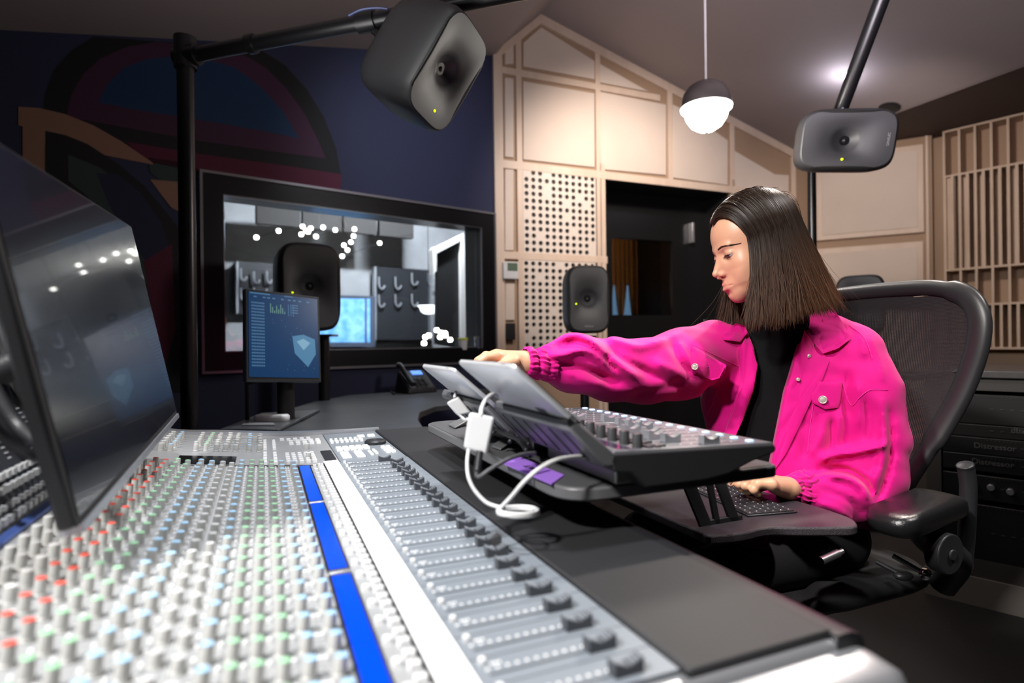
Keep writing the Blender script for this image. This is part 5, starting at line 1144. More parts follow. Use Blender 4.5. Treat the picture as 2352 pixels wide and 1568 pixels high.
# -------- head (local: x = her right, y = forward, z = up)
PIT = R_(20); YAW = R_(183)     # direction of the face in plan
HF = np.array([math.cos(YAW) * math.cos(PIT), math.sin(YAW) * math.cos(PIT), -math.sin(PIT)])
HX = nrm(np.cross(HF, [0, 0, 1])); HU = np.cross(HX, HF)
rl = R_(-3); HX, HU = HX * math.cos(rl) + HU * math.sin(rl), HU * math.cos(rl) - HX * math.sin(rl)
HR = np.stack([HX, HF, HU], 1)      # local -> world
HS = 1.02
EYE = np.array([-.031, .0715, 0.0])
HO = P(1679, 582, 1.37) - HR @ (EYE * HS)
def toW(q): return HO + (np.array(q) * HS) @ HR.T
def head_sdf(p):
    p = p.copy(); p[:, 1] -= .0115 * np.clip((-.035 - p[:, 2]) / .035, 0, 1); ax_ = np.abs(p[:, 0]); m = p.copy(); m[:, 0] = ax_        # symmetric
    d = ell(p, (0, -.012, .032), (.072, .092, .083))
    d = smin(d, ell(p, (0, .030, .030), (.058, .055, .062)), .02)
    d = smin(d, ell(p, (0, .032, -.030), (.054, .052, .070)), .025)
    d = smin(d, ell(m, (.026, .020, -.058), (.026, .050, .034)), .03)
    d = smin(d, ell(p, (0, .066, -.098), (.019, .016, .0155)), .022)
    d = smin(d, ell(p, (0, .050, -.085), (.034, .034, .022)), .015)
    d = smin(d, ell(m, (.033, .058, -.030), (.020, .017, .020)), .03)      # cheekbones
    d = smin(d, cap(m, (.0, .083, .016), (.036, .074, .019), .0075, .006), .012)   # brow
    d = smax(d, -ell(m, (.031, .094, .000), (.0165, .013, .0115)), .012)    # sockets
    d = smin(d, cap(p, (0, .082, .010), (0, .099, -.020), .0062, .0075), .007)  # bridge
    d = smin(d, cap(p, (0, .099, -.020), (0, .1095, -.031), .0070, .0078), .006)
    d = smin(d, ell(m, (.013, .083, -.022), (.011, .013, .020)), .014)
    d = smin(d, ell(m, (.0098, .0955, -.0370), (.0052, .0085, .0056)), .0085)    # wings
    d = smin(d, cap(p, (0, .104, -.041), (0, .088, -.047), .0042, .004), .004)  # columella
    d = smax(d, -ell(m, (.0060, .099, -.0445), (.0026, .0050, .0034)), .003)   # nostrils
    d = smin(d, ell(p, (0, .076, -.062), (.026, .015, .018)), .012)          # muzzle
    d = smin(d, cap(m, (0, .0925, -.0605), (.0215, .0775, -.0665), .0042, .0020), .0035)   # upper lip
    d = smin(d, cap(m, (0, .0905, -.0725), (.0190, .0775, -.0690), .0056, .0022), .004)     # lower lip
    d = smax(d, -cap(m, (0, .0995, -.0662), (.0240, .0815, -.0678), .0016, .0010), .002)     # mouth line
    d = smax(d, -ell(p, (0, .092, -.0845), (.016, .007, .0045)), .008)
    # eyeball bulge and lids
    e = EYE * np.array([-1, 1, 1]); lid = sph(m, e, .0142)
    up = -(m[:, 2] - (e[2] - .0012)) - 0.12 * (m[:, 1] - e[1]) * 0
    lo_ = (m[:, 2] - (e[2] - .0078))
    d = smin(d, np.maximum(lid, up), .0035); d = smin(d, np.maximum(lid, lo_), .0035)
    d = smax(d, -np.maximum(ell(m, (e[0] - .001, e[1] + .013, e[2] - .0044), (.0118, .012, .0030)), 0 * ax_ - 1), .0012)
    # ears
    d = smin(d, ell(m, (.074, -.012, -.012), (.009, .017, .030)), .006)
    return d
def neck_sdf(p):   # head local too; neck runs down and back
    a = (np.array([0, -.030, -.05])); return cap(p, a, tgt_n, .046, .052)
NB = P(1806, 770, 1.475)       # neck base, world
tgt_n = ((NB - HO) / HS) @ HR
def hn(p): return smin(head_sdf(p), neck_sdf(p), .03)
V, Fq = surface_nets(head_sdf, (-.092, -.12, -.13), (.092, .13, .13), .0021)
me_h, V = mesh_np('body', V, Fq, 1); Vl = V.copy()
Vw = toW(V)
skinc = np.tile(np.array([.62, .335, .215, 1.0]), (len(V), 1))
def blend(mask, col): 
    global skinc
    skinc[:, :3] = skinc[:, :3] * (1 - mask[:, None]) + np.array(col) * mask[:, None]
mx = np.abs(V[:, 0])
ml = np.column_stack([mx, V[:, 1] - .0115 * np.clip((-.035 - V[:, 2]) / .035, 0, 1), V[:, 2]])
lipd = np.minimum(cap(ml, (0, .0925, -.0605), (.0215, .0775, -.0665), .0048, .0024), cap(ml, (0, .0905, -.0725), (.0190, .0775, -.0690), .0062, .0026))
blend(np.clip(1 - lipd / .0018, 0, 1) * .75, (.50, .17, .14))
blend(np.exp(-((ml - np.array([.042, .062, -.035])) ** 2).sum(1) / .00035) * .22, (.65, .24, .16))
blend(np.exp(-(((ml - np.array([.031, .088, .0025])) / np.array([.016, .02, .006])) ** 2).sum(1)) * .35, (.30, .14, .10))
lash = np.exp(-(((ml - np.array([.031, .088, -.0040])) / np.array([.0125, .02, .0011])) ** 2).sum(1) ** 2); blend(np.clip(lash, 0, 1) * .85, (.03, .015, .01))
person = thing('person', 'woman with straight brown bob in a hot pink jacket reaching for a tablet', 'person', P(1840, 1330, 1.52) * np.array([1, 1, 0]))

# -------- hands
def hand(pts, cuffp, palm, lo, hi, h=.0022):
    def f(p):
        d = None
        for ch, rs in pts:
            c = chain(p, ch, rs, .003); d = c if d is None else smin(d, c, .0035)
        for a, b, ra, rb in palm: d = smin(d, cap(p, a, b, ra, rb), .009)
        return d
    V, Fq = surface_nets(f, lo, hi, h); return V, Fq
fr_ = [.0085, .0082, .0076, .0062]
LW = P(1808, 1121, 1.292); LW0 = P(1880, 1125, 1.35); f2 = [.0108, .0104, .0094, .0078]
lf = [([P(1772, 1112, 1.238), P(1741, 1111, 1.233), P(1731, 1124, 1.234), P(1741, 1134, 1.242)], [.0104, .0098, .0090, .0074]),
      ([P(1760, 1103, 1.252), P(1721, 1102, 1.249), P(1712, 1116, 1.249), P(1718, 1128, 1.257)], f2),
      ([P(1750, 1096, 1.268), P(1705, 1098, 1.266), P(1697, 1111, 1.266), P(1703, 1123, 1.273)], f2),
      ([P(1742, 1092, 1.284), P(1706, 1092, 1.282), P(1692, 1101, 1.279), P(1679, 1111, 1.277)], [.0106, .0098, .0084, .0066]),
      ([P(1790, 1112, 1.305), P(1762, 1112, 1.318), P(1742, 1120, 1.32), P(1722, 1130, 1.318)], [.014, .012, .010, .008])]
lp = [(P(1770, 1113, 1.240), LW, .0120, .019), (P(1760, 1105, 1.256), LW, .0125, .019), (P(1750, 1099, 1.271), LW, .0125, .019), (P(1744, 1096, 1.286), LW, .012, .019), (LW, LW0, .020, .024), (P(1782, 1118, 1.262), LW, .015, .021)]
allp = np.array([q for ch, _ in lf for q in ch] + [LW0, LW]); LV, LF = hand(lf, None, lp, allp.min(0) - .03, allp.max(0) + .03)
RW = P(1212, 832, 1.20); RW0 = P(1300, 840, 1.262)
rf_ = [([P(1140, 818, 1.165), P(1116, 822, 1.150), P(1102, 832, 1.140), P(1092, 846, 1.134)], fr_),
       ([P(1142, 816, 1.185), P(1116, 816, 1.172), P(1098, 828, 1.165), P(1088, 842, 1.160)], fr_),
       ([P(1144, 820, 1.202), P(1120, 822, 1.195), P(1104, 834, 1.19), P(1096, 848, 1.185)], fr_),
       ([P(1148, 826, 1.218), P(1128, 832, 1.213), P(1114, 842, 1.21), P(1106, 852, 1.205)], [.0082, .0075, .007, .0056]),
       ([P(1178, 832, 1.165), P(1150, 842, 1.145), P(1130, 850, 1.135), P(1112, 856, 1.13)], [.013, .011, .0092, .007])]
rp = [(P(1140, 820, 1.170), RW, .0115, .020), (P(1140, 816, 1.188), RW, .0125, .020), (P(1146, 822, 1.202), RW, .0115, .020), (P(1150, 828, 1.216), RW, .0105, .019), (RW, RW0, .0205, .021)]
allp = np.array([q for ch, _ in rf_ for q in ch] + [RW0, RW]); RV, RF = hand(rf_, None, rp, allp.min(0) - .03, allp.max(0) + .03)

# -------- hidden part of the body: neck, trunk, arms, legs (coarse)
Ls = P(1958, 822, 1.42); Rs = P(1640, 800, 1.50); Le = P(1998, 1120, 1.40); Re = P(1425, 868, 1.34)
CH = P(1795, 900, 1.50); WA = P(1812, 1060, 1.52); HPc = P(1850, 1190, 1.56)
def nb(p):
    q = ((p - HO) / HS) @ HR
    d = neck_sdf(q) * HS
    return d
Lh = HPc + [.02, -.09, -.02]; Rh = HPc + [-.03, .09, -.02]
Lk = Lh + np.array([-.36, -.17, -.03]); Rk = Rh + np.array([-.40, -.10, -.02]); Lf_ = Lk + np.array([-.02, 0, -.42]); Rf_ = Rk + np.array([-.02, 0, -.42])
def trunk(p):
    d = nb(p); d = smin(d, cap(p, Ls + [-.03, .03, -.02], Rs + [.03, .02, -.02], .035, .035), .02)
    d = smin(d, cap(p, CH + [0, .02, .0], WA, .065, .065), .03); d = smin(d, cap(p, WA, HPc, .07, .08), .03)
    d = smin(d, chain(p, [Ls, Le, LW0], [.034, .03, .024]), .01); d = smin(d, chain(p, [Rs, Re, RW0], [.034, .028, .020]), .01)
    d = smin(d, chain(p, [Lh, Lk, Lf_], [.075, .055, .04]), .03); d = smin(d, chain(p, [Rh, Rk, Rf_], [.075, .055, .04]), .03); return d
ap = np.array([HO, NB, Ls, Rs, Le, Re, RW0, LW0, CH, WA, HPc, Lk, Rk, Lf_, Rf_])
TV, TF = surface_nets(trunk, ap.min(0) - .13, ap.max(0) + .13, .011)
def tail(V, k): return V, k
allV = np.concatenate([Vw, LV, RV, TV]); allF = np.concatenate([Fq, LF + len(Vw), RF + len(Vw) + len(LV), TF + len(Vw) + len(LV) + len(RV)])
me, _ = mesh_np('body', allV, allF, 0)
ca = me.color_attributes.new('skin', 'FLOAT_COLOR', 'POINT'); cols_ = np.tile(np.array([.66, .36, .22, 1.0]), (len(allV), 1)); cols_[:len(Vw)] = skinc
ca.data.foreach_set('color', cols_.ravel())
skin = mat('skin', (.66, .36, .24), .42, attr='skin', bump=(900, .12, .0006), spec=.45); sb = skin.node_tree.nodes['Principled BSDF']
sb.inputs['Subsurface Weight'].default_value = .12; sb.inputs['Subsurface Radius'].default_value = (.012, .005, .003); sb.inputs['Subsurface Scale'].default_value = .6
obj('body', None, skin, person, smooth=180, rawmesh=me)
# nails of the left hand
for a, b in ((P(1675.5, 1110, 1.272), P(1686, 1101, 1.2735)),):
    mb = MB(); mb.tube([a, (a + b) / 2 + [0, -.0005, .001], b], [.0030, .0036, .0034], 8); obj('fingernail', mb, mat('nail', (.75, .42, .36), .2), person, smooth=180)
# eyes
iris = mat('iris', (.10, .045, .02), .08); eyew = mat('eye_white', (.42, .34, .31), .2)
for sx_ in (-1, 1):
    c = toW(EYE * np.array([-sx_ * -1, 1, 1])) if 0 else toW((sx_ * .031, .0715, 0))
    g_ = nrm(HF + HU * -.28 - HX * .22); mb = MB(basis(HX, nrm(np.cross(g_, HX)), g_, c)); mb.sphere((0, 0, 0), .0130, 0, 24)
    e = obj('eye', mb, eyew, person, smooth=180)
    mb = MB(basis(HX, nrm(np.cross(g_, HX)), g_, c)); mb.lathe([(.0066, .0112), (.0052, .0123), (.003, .0131), (.0005, .0134)], 20); obj('iris', mb, iris, e, smooth=180)
for sx_ in (-1, 1):
    for z0_, r0_, nm_ in ((-.0006, .0009, 'eyelash'), (-.0078, .0005, 'lower_lash')):
        pts = []
        for k in range(13):
            a = R_(-58 + 116 * k / 12); rr_2 = math.sqrt(.0146 ** 2 - z0_ ** 2); pts.append(toW(np.array([sx_ * .031 + math.sin(a) * rr_2, .0715 + math.cos(a) * rr_2, z0_ - .0012 * (math.sin(a)) ** 2 * (1 if z0_ > -.004 else -2)])))
        mb = MB(); mb.tube(pts, [r0_ * (.35 + .65 * math.sin(math.pi * k / 12)) for k in range(13)], 5)
        if nm_ == 'eyelash':
            for k in range(1, 12):
                for j in (0, .5):
                    a = R_(-58 + 116 * (k + j) / 12); q = np.array([sx_ * .031 + math.sin(a) * .0146, .0715 + math.cos(a) * .0146, z0_]); e2 = q + np.array([math.sin(a) * .0055, math.cos(a) * .0060, -.0022]); mb.tube([toW(q), toW((q + e2) / 2 + [0, 0, -.0008]), toW(e2)], [.0003, .00025, .0001], 3)
        obj(nm_, mb, mat('lash', (.02, .01, .007), .6) if 'lash' not in bpy.data.materials else bpy.data.materials['lash'], person, smooth=180)
# eyebrows: fine hairs on the skin
bv = BVHTree.FromPolygons([tuple(q) for q in Vl], [tuple(q) for q in Fq])
browm = mat('brow_hair', (.055, .028, .017), .7)
for sx_ in (-1, 1):
    mb = MB(); rb = random.Random(4)
    for k in range(230):
        u = rb.random(); x = sx_ * (.013 + .040 * u); zc_ = .0185 + .0060 * math.sin(min(u * 1.25, 1) * math.pi * .62) - .0035 * max(0, u - .6) / .4
        w_ = .0024 * (1 - u * .6) * (.6 + .4 * min(1, u * 6)); z = zc_ - .009 * max(0, u - .15) + rb.uniform(-w_, w_)
        h1 = bv.ray_cast(Vector((x, .2, z)), Vector((0, -1, 0)))[0]; h2 = bv.ray_cast(Vector((x + sx_ * .0045, .2, z + .0012 * (1 - u * 1.6))), Vector((0, -1, 0)))[0]
        if h1 is None or h2 is None: continue
        a, b = toW(np.array(h1) + [0, .0003, 0]), toW(np.array(h2) + [0, .0008, 0]); mb.tube([a, (a + b) / 2 + HF * .0002, b], [.00028, .00024, .00008], 3)
    obj('eyebrow', mb, browm, person, smooth=0)

# -------- hair: strands from the parting over the skull, hanging straight
def hairpath(side, a_, b_, r_, ln, rs):
    # a_ 0..1 along the parting from hairline to the back, returns world polyline
    y0 = .088 - a_ * .172; sgn = 1 if side > 0 else -1
    off = r_ * .012
    ctr = np.array([0, -.012, .032]); rad = np.array([.0745 + off, .0960 + off, .0860 + off])
    def onE(x_, y_, z_): q = np.array([x_, y_, z_]); q = q / (np.linalg.norm(q) + 1e-9); return ctr + q * rad
    pts = []; 
    f_back = max(0, (a_ - .5) / .5); yend = (.052 - .137 * a_) / .1 if a_ < .62 else (-.033 - (a_ - .62) / .38 * .062) / .1
    ys = y0 / .1; m = 9; top = math.sqrt(max(.04, 1 - min(.96, ys * ys)))
    px0 = .016
    for i in range(m):
        u = i / (m - 1); be = u * R_(98 if a_ < .8 else 98 - (a_ - .8) * 60)
        yy = ys + (yend - ys) * (u ** .8)
        rr2 = math.sqrt(max(.02, 1 - min(.98, yy * yy * .95)))
        x_ = sgn * (math.sin(be) * rr2) - px0 * 0; z_ = math.cos(be) * rr2
        if a_ > .8 : z_ = z_ + .0
        pts.append(toW(onE(x_, yy, z_) + np.array([-.008 * (1 - u), 0, 0])))
    last = pts[-1]; d0 = nrm(pts[-1] - pts[-2])
    out = last - toW(ctr); out[2] = 0; out = nrm(out)
    return pts, last, d0, out
def make_hair():
    groups = MB(); rs = random.Random(11)
    cols_h = []
    VV = []; FF = []; CC = []
    N_ = 11500
    for k in range(N_):
        side = -1 if rs.random() < .62 else 1
        a_ = rs.random() ** .9; r_ = rs.random()
        if k < 1300: a_ = rs.random() * .22
        pts, last, d0, out = hairpath(side, a_, 0, r_, 0, rs)
        stray = 1.0
        if k % 60 == 0: stray = rs.uniform(4, 9)
        back = max(0, (a_ - .45) / .55)
        zend = 1.094 + back * .035 + rs.gauss(0, .009) - (.012 if side > 0 else 0) - (.022 * (1 - min(1, a_ / .25)) if side > 0 else .004 * (1 - min(1, a_ / .3)))
        if rs.random() < .10: zend += rs.uniform(0, .05)
        fl = out * (.02 + .10 * r_) + HF * (-.30 * back - .04) + np.array([0, 0, -1.0]); 
        if side < 0: fl = fl + HF * (.02) 
        fl = nrm(fl); cur = last.copy(); d = d0 * .7 + fl * .3; L_ = last[2] - zend; n = 9
        if L_ < .01: continue
        st = L_ / n; 
        jit = np.array([rs.gauss(0, 1), rs.gauss(0, 1), 0]) * .0016 * stray
        if stray > 1:
            bow = np.array([rs.gauss(0, 1), rs.gauss(0, 1), rs.gauss(.6, 1)]) * .004; pts = [q + bow * math.sin(math.pi * i / (len(pts))) + out * .003 * (i / len(pts)) for i, q in enumerate(pts)]
        for i in range(n):
            d = nrm(d * .45 + fl * .55); cur = cur + d * st / max(.5, -d[2]) + jit * (i / n) * .6
            if i > n - 4: cur = cur + (HF * .004 if side < 0 and back < .3 else HF * .0045 if side > 0 else HF * -.001) * (1 if back < .3 else .2)
            pts.append(cur.copy())
        # clumping: pull neighbours together
        ph = math.sin(a_ * 95 + side) * .0012 + rs.gauss(0, .0014)
        n_ = len(pts); rad = .00062 if r_ > .35 else .0011
        lateral = nrm(np.cross(out, [0, 0, 1]))
        base = len(VV) ; R3 = []
        for i, p in enumerate(pts):
            t = pts[min(i + 1, n_ - 1)] - pts[max(i - 1, 0)]; t = t / (np.linalg.norm(t) + 1e-9)
            q = p + lateral * ph * (i / n_); o1 = np.cross(t, out); o1 = o1 / (np.linalg.norm(o1) + 1e-9); o2 = np.cross(t, o1)
            w_ = rad * (1 - .75 * (i / (n_ - 1)) ** 4)
            VV.append(q + o2 * -w_ * .8); VV.append(q + o1 * w_ + o2 * w_ * .4); VV.append(q - o1 * w_ + o2 * w_ * .4)
            tone = .75 + .5 * ((k * 7919) % 97) / 97; tip = max(0, (i / (n_ - 1) - .55) / .45) * (1.0 + .5 * back)
            c = np.array([.020, .0105, .0065]) * tone * (1 - tip) + np.array([.085, .037, .019]) * tone * tip
            CC += [c, c, c]
        for i in range(n_ - 1):
            for j in range(3):
                a = base + i * 3 + j; b = base + i * 3 + (j + 1) % 3; FF.append((a, b, b + 3, a + 3))
    return np.array(VV), np.array(FF), np.array(CC)
HV, HFc, HC = make_hair()
me, _ = mesh_np('hair', HV, HFc, 0)
ca = me.color_attributes.new('tone', 'FLOAT_COLOR', 'POINT'); ca.data.foreach_set('color', np.column_stack([HC, np.ones(len(HC))]).ravel())
hairm = mat('hair_brown', (.05, .025, .015), .40, attr='tone', spec=.38)
hair = obj('hair', None, hairm, person, smooth=180, rawmesh=me)
# scalp layer under the strands
def scalp(p):
    d = ell(p, (0, -.014, .033), (.0745, .0955, .0862)); face = p[:, 1] - (.020 + np.clip((p[:, 2] - .03) * .8, -.03, .050)); d = np.maximum(d, face)
    return np.maximum(d, -.02 - p[:, 2])
SV, SF = surface_nets(scalp, (-.1, -.13, -.05), (.1, .12, .14), .004); me, _ = mesh_np('scalp', SV, SF, 3)
me.transform(Matrix([[*(HR[0] * HS), HO[0]], [*(HR[1] * HS), HO[1]], [*(HR[2] * HS), HO[2]], [0, 0, 0, 1]]))
obj('hair_underlayer', None, mat('hair_under', (.022, .012, .008), .6), person, smooth=180, rawmesh=me)

# -------- clothes
pink = mat('pink_denim', (.66, .0, .205), .72, bump=(1100, .35, .001), spec=.2); pink.node_tree.nodes['Principled BSDF'].inputs['Sheen Weight'].default_value = .15
pinks = mat('pink_thread', (.95, .03, .38), .6)
black_c = mat('black_knit', (.0025, .0025, .0035), .9, spec=.2, bump=(900, .3, .001))
FRD = nrm([-.30, -.95, 0]); LAT = nrm([.95, -.30, 0])     # chest direction and her-left direction
Q = np.stack([LAT, -FRD, np.array([0, 0, 1.0])], 1)        # torso frame, x lateral, y back, z up
def tl(p): return (p - CH) @ Q
def tseg(z):  # half widths of the torso by height relative to chest
    return z
def torso_d(p, grow=0.0, long=True):
    q = tl(p)
    d = ell(q, (0, 0, -.02), (.175 + grow, .105 + grow, .20))
    d = smin(d, ell(q, (.03, .0, -.17), (.172 + grow, .115 + grow, .19)), .05)
    d = smin(d, cap(q, (-.13, .01, .095), (.135, .02, .085), .048 + grow, .050 + grow), .05)
    d = smin(d, cap(q, (0.01, .02, .10), (.02, .03, .15), .060 + grow, .052 + grow), .04)
    return d
def shirt_sdf(p):
    d = torso_d(p, -.014); q = tl(p)
    d = smin(d, nb(p) - .007, .02); d = np.minimum(d, cap(p, Ls + [-.05, .02, -.02], Rs + [.05, .02, -.02], .045, .045)); d = np.maximum(d, (p - (NB + [-.012, 0, .068])) @ nrm(NB - HO) * -1); d = np.maximum(d, .60 - p[:, 2]); 
    d = d + .0015 * snoise(p * np.array([1, 1, .6]), 55, 3)
    return d
lo_ = np.minimum(CH - .32, NB - .1); hi_ = np.maximum(CH + .32, NB + .2)
SV, SF = surface_nets(shirt_sdf, (lo_[0], lo_[1], .58), (hi_[0], hi_[1], NB[2] + .08), .006); me, _ = mesh_np('shirt', SV, SF, 2)
obj('turtleneck', None, black_c, person, smooth=180, rawmesh=me)

# front opening of the jacket in torso coordinates, from the outline in the picture
def tor(px, py, Y=1.385): q = tl(P(px, py, Y)[None])[0]; return (q[0], q[2])
opening = np.array([tor(*c) for c in ((1700, 700), (1722, 748), (1738, 800), (1744, 850), (1735, 900), (1712, 960), (1685, 1010), (1660, 1080), (1640, 1200), (1700, 1230), (1745, 1180), (1768, 1080), (1785, 990), (1803, 900), (1822, 840), (1835, 790), (1862, 720), (1850, 680))])
def poly_sdf(x, z, poly):
    n = len(poly); d = np.full(len(x), 1e9); s = np.ones(len(x))
    for i in range(n):
        a = poly[i]; b = poly[i - 1]; e = b - a; w0 = x - a[0]; w1 = z - a[1]
        t = np.clip((w0 * e[0] + w1 * e[1]) / (e @ e), 0, 1); dx = w0 - e[0] * t; dz__ = w1 - e[1] * t; d = np.minimum(d, dx * dx + dz__ * dz__)
        c1 = z >= a[1]; c2 = z < b[1]; c3 = e[0] * w1 > e[1] * w0; flip = (c1 & c2 & c3) | (~c1 & ~c2 & ~c3); s = np.where(flip, -s, s)
    return s * np.sqrt(d)
def pchain(*a): return [P(*q) for q in a]
# sleeves
Rc = P(1228, 838, 1.205); Lc = P(1840, 1128, 1.318)
R_sl = pchain((1640, 805, 1.50), (1560, 838, 1.44), (1480, 852, 1.38), (1400, 852, 1.33), (1320, 842, 1.28), (1258, 838, 1.23))
R_rr = [.075, .080, .072, .062, .052, .036]
L_sl = pchain((1962, 815, 1.43), (1990, 900, 1.40), (2006, 1000, 1.385), (1998, 1085, 1.375), (1960, 1135, 1.355), (1900, 1140, 1.335), (1856, 1130, 1.322))
L_rr = [.068, .072, .070, .070, .062, .046, .032]
folds = []   # raised ridges and grooves along the sleeves: (pts, r, amount)
FOLDS = []
def fold(pts, amp, w1=9, w2=9): FOLDS.append(([np.array(q) for q in catmull([np.array(q + (0,)) for q in pts], 4)], amp * 1.55, w1, w2))
def jacket_sdf(p):
    q = tl(p)
    t = torso_d(p, .020)
    # loose hem
    t = smin(t, cap(p, P(1700, 1060, 1.46), P(1960, 1120, 1.42), .075, .085), .05)
    t = smin(t, cap(p, P(1990, 960, 1.45), P(2020, 1120, 1.42), .055, .055), .04)
    t = smin(t, cap(p, P(1930, 1180, 1.40), P(1985, 1205, 1.40), .038, .036), .04)
    t = smin(t, cap(p, P(1872, 742, 1.475), P(1955, 788, 1.44), .040, .050), .03)
    rs_ = chain(p, R_sl, R_rr, .03); ls_ = chain(p, L_sl, L_rr, .03)
    d = smin(t, rs_, .035); d = smin(d, ls_, .018)
    # elastic cuffs
    # folds
    u = p @ nrm([.8, .3, -.5])
    n1 = snoise(p * np.array([1, 1, 1.8]), 26, 5); n2 = snoise(p * np.array([.8, .8, 1.5]), 60, 8)
    act = .35 + .65 * np.clip(1 - np.abs(rs_) / .03, 0, 1) * 0 + .25
    d = d + .0035 * n1 + .0016 * n2
    near = p[np.abs(d) < .04]
    if len(near):
        rel = near - CAM; X = rel[:, 0] / rel[:, 1]; Z = rel[:, 2] / rel[:, 1]; px = 1176 + F * (X * cr - Z * sr); py = 784 - F * (X * sr + Z * cr); dd = np.zeros(len(near))
        for pts, amp, w1, w2 in FOLDS:
            bd = np.full(len(px), 1e9); sg = np.ones(len(px)); tt_ = np.zeros(len(px)); m_ = len(pts) - 1
            for k in range(m_):
                a, b = pts[k], pts[k + 1]; e = b - a; w0 = px - a[0]; w1_ = py - a[1]; t_ = np.clip((w0 * e[0] + w1_ * e[1]) / (e @ e), 0, 1)
                dx, dy = w0 - e[0] * t_, w1_ - e[1] * t_; dist = np.hypot(dx, dy); u_ = dist < bd; bd = np.where(u_, dist, bd); sg = np.where(u_, np.sign(e[0] * w1_ - e[1] * w0), sg); tt_ = np.where(u_, (k + t_) / m_, tt_)
            wd = np.where(sg > 0, w1, w2); dd += amp * np.exp(-(bd / wd) ** 2) * np.clip(np.minimum(tt_, 1 - tt_) * 5 + .15, 0, 1)
        front = np.clip(.5 - (near @ np.array([0, 1.0, 0]) - 1.42) * 4, .3, 1); d[np.abs(d) < .04] -= dd * front
    op = poly_sdf(q[:, 0], q[:, 2], opening)
    cut = np.maximum(op, q[:, 1] + .0)
    d = smax(d, -cut, .004)
    # neck hole
    d = smax(d, -(nb(p) - .012), .004)
    # hem cut following the picture
    hem = .600 + .26 * np.clip((.83 - p[:, 0]), 0, .3) * .9
    d = np.maximum(d, hem - p[:, 2])
    return d
# folds read off the sleeves and body (w1: fall-off below/right of the line, w2: above/left)
fold([(1241, 797), (1308, 770), (1349, 778), (1390, 809), (1443, 854), (1488, 887)], .012, 10, 16)
fold([(1396, 800), (1431, 825), (1471, 846), (1553, 882)], -.008, 9, 7)
fold([(1394, 782), (1414, 780), (1471, 793), (1529, 775), (1580, 750)], .009, 14, 10)
fold([(1255, 835), (1308, 836), (1369, 857), (1422, 880)], -.009, 8, 7)
fold([(1251, 815), (1288, 817), (1333, 805), (1373, 821), (1418, 866)], .009, 7, 10)
fold([(1270, 868), (1340, 888), (1430, 895), (1540, 892)], .006, 14, 14)
fold([(1395, 812), (1400, 835), (1420, 850)], -.006, 6, 6)
fold([(1540, 790), (1560, 830), (1590, 860)], -.007, 7, 9); fold([(1555, 775), (1578, 820), (1600, 850)], .006, 8, 8)
fold([(1500, 830), (1550, 850), (1590, 885)], .006, 9, 9); fold([(1290, 850), (1340, 872), (1400, 888)], .005, 8, 8)
fold([(1879, 1064), (1909, 1047), (1969, 1039), (2050, 1020)], .015, 6, 14)
fold([(1882, 1072), (1947, 1078), (1990, 1108), (2003, 1139)], -.015, 9, 6)
fold([(1885, 1088), (1945, 1096), (1985, 1120), (1996, 1150)], .011, 10, 6)
fold([(1909, 960), (1911, 1011), (1905, 1050)], -.011, 8, 8); fold([(1934, 930), (1926, 990), (1915, 1030)], .006, 9, 9)
fold([(2040, 934), (2048, 1006), (2040, 1079), (2012, 1160)], -.012, 7, 7); fold([(2022, 900), (2030, 980), (2024, 1060), (2000, 1120)], .008, 9, 14)
fold([(1964, 737), (1982, 784), (1985, 824)], .006, 9, 9); fold([(1949, 853), (1942, 907), (1950, 960)], -.007, 8, 8)
fold([(1985, 910), (1995, 960), (1990, 1020)], -.006, 8, 8); fold([(1968, 870), (1975, 930), (1965, 990)], .006, 9, 9)
fold([(1880, 1120), (1950, 1150), (1990, 1190)], -.005, 8, 8); fold([(1870, 1150), (1930, 1175), (1975, 1215)], .006, 9, 9)
fold([(1640, 880), (1660, 930), (1650, 980)], .005, 8, 8); fold([(1625, 880), (1640, 940)], -.005, 7, 7); fold([(1845, 960), (1850, 1010), (1838, 1060)], -.005, 9, 9)
fold([(1760, 1000), (1800, 960), (1815, 930)], .003, 8, 8); fold([(1985, 1160), (2010, 1190), (2020, 1230)], -.006, 8, 8)
fold([(1700, 880), (1690, 930), (1665, 980)], .004, 8, 8); fold([(1600, 900), (1625, 945)], .005, 8, 8); fold([(1580, 870), (1520, 892), (1440, 905)], -.005, 9, 9)
fold([(1990, 760), (2015, 820), (2030, 880)], .005, 9, 9); fold([(1900, 950), (1885, 1010), (1860, 1050)], .005, 9, 9)
allp = np.array(R_sl + L_sl + [P(1700, 1060, 1.4), P(2070, 1200, 1.4), CH + .2, CH - .2])
JV, JF = surface_nets(jacket_sdf, allp.min(0) - .10, np.maximum(allp.max(0) + .10, NB + .08), .0056)
me, JVs = mesh_np('jacket', JV, JF, 1)
jacket = obj('jacket', None, pink, person, smooth=180, rawmesh=me)
jb = BVHTree.FromPolygons([tuple(q) for q in JVs], [tuple(q) for q in JF])
def onj(px, py, off=0.0, fb=1.36, last=[1.36]):
    r = ray(px, py); rn = np.linalg.norm(r); h = jb.ray_cast(Vector(tuple(CAM)), Vector(tuple(r / rn)))
    if h[0] is None: k = last[0]
    else:
        k = h[3] / rn
        if abs(k - last[0]) > .12: k = last[0]
        last[0] = k
    return CAM + r * (k - off)
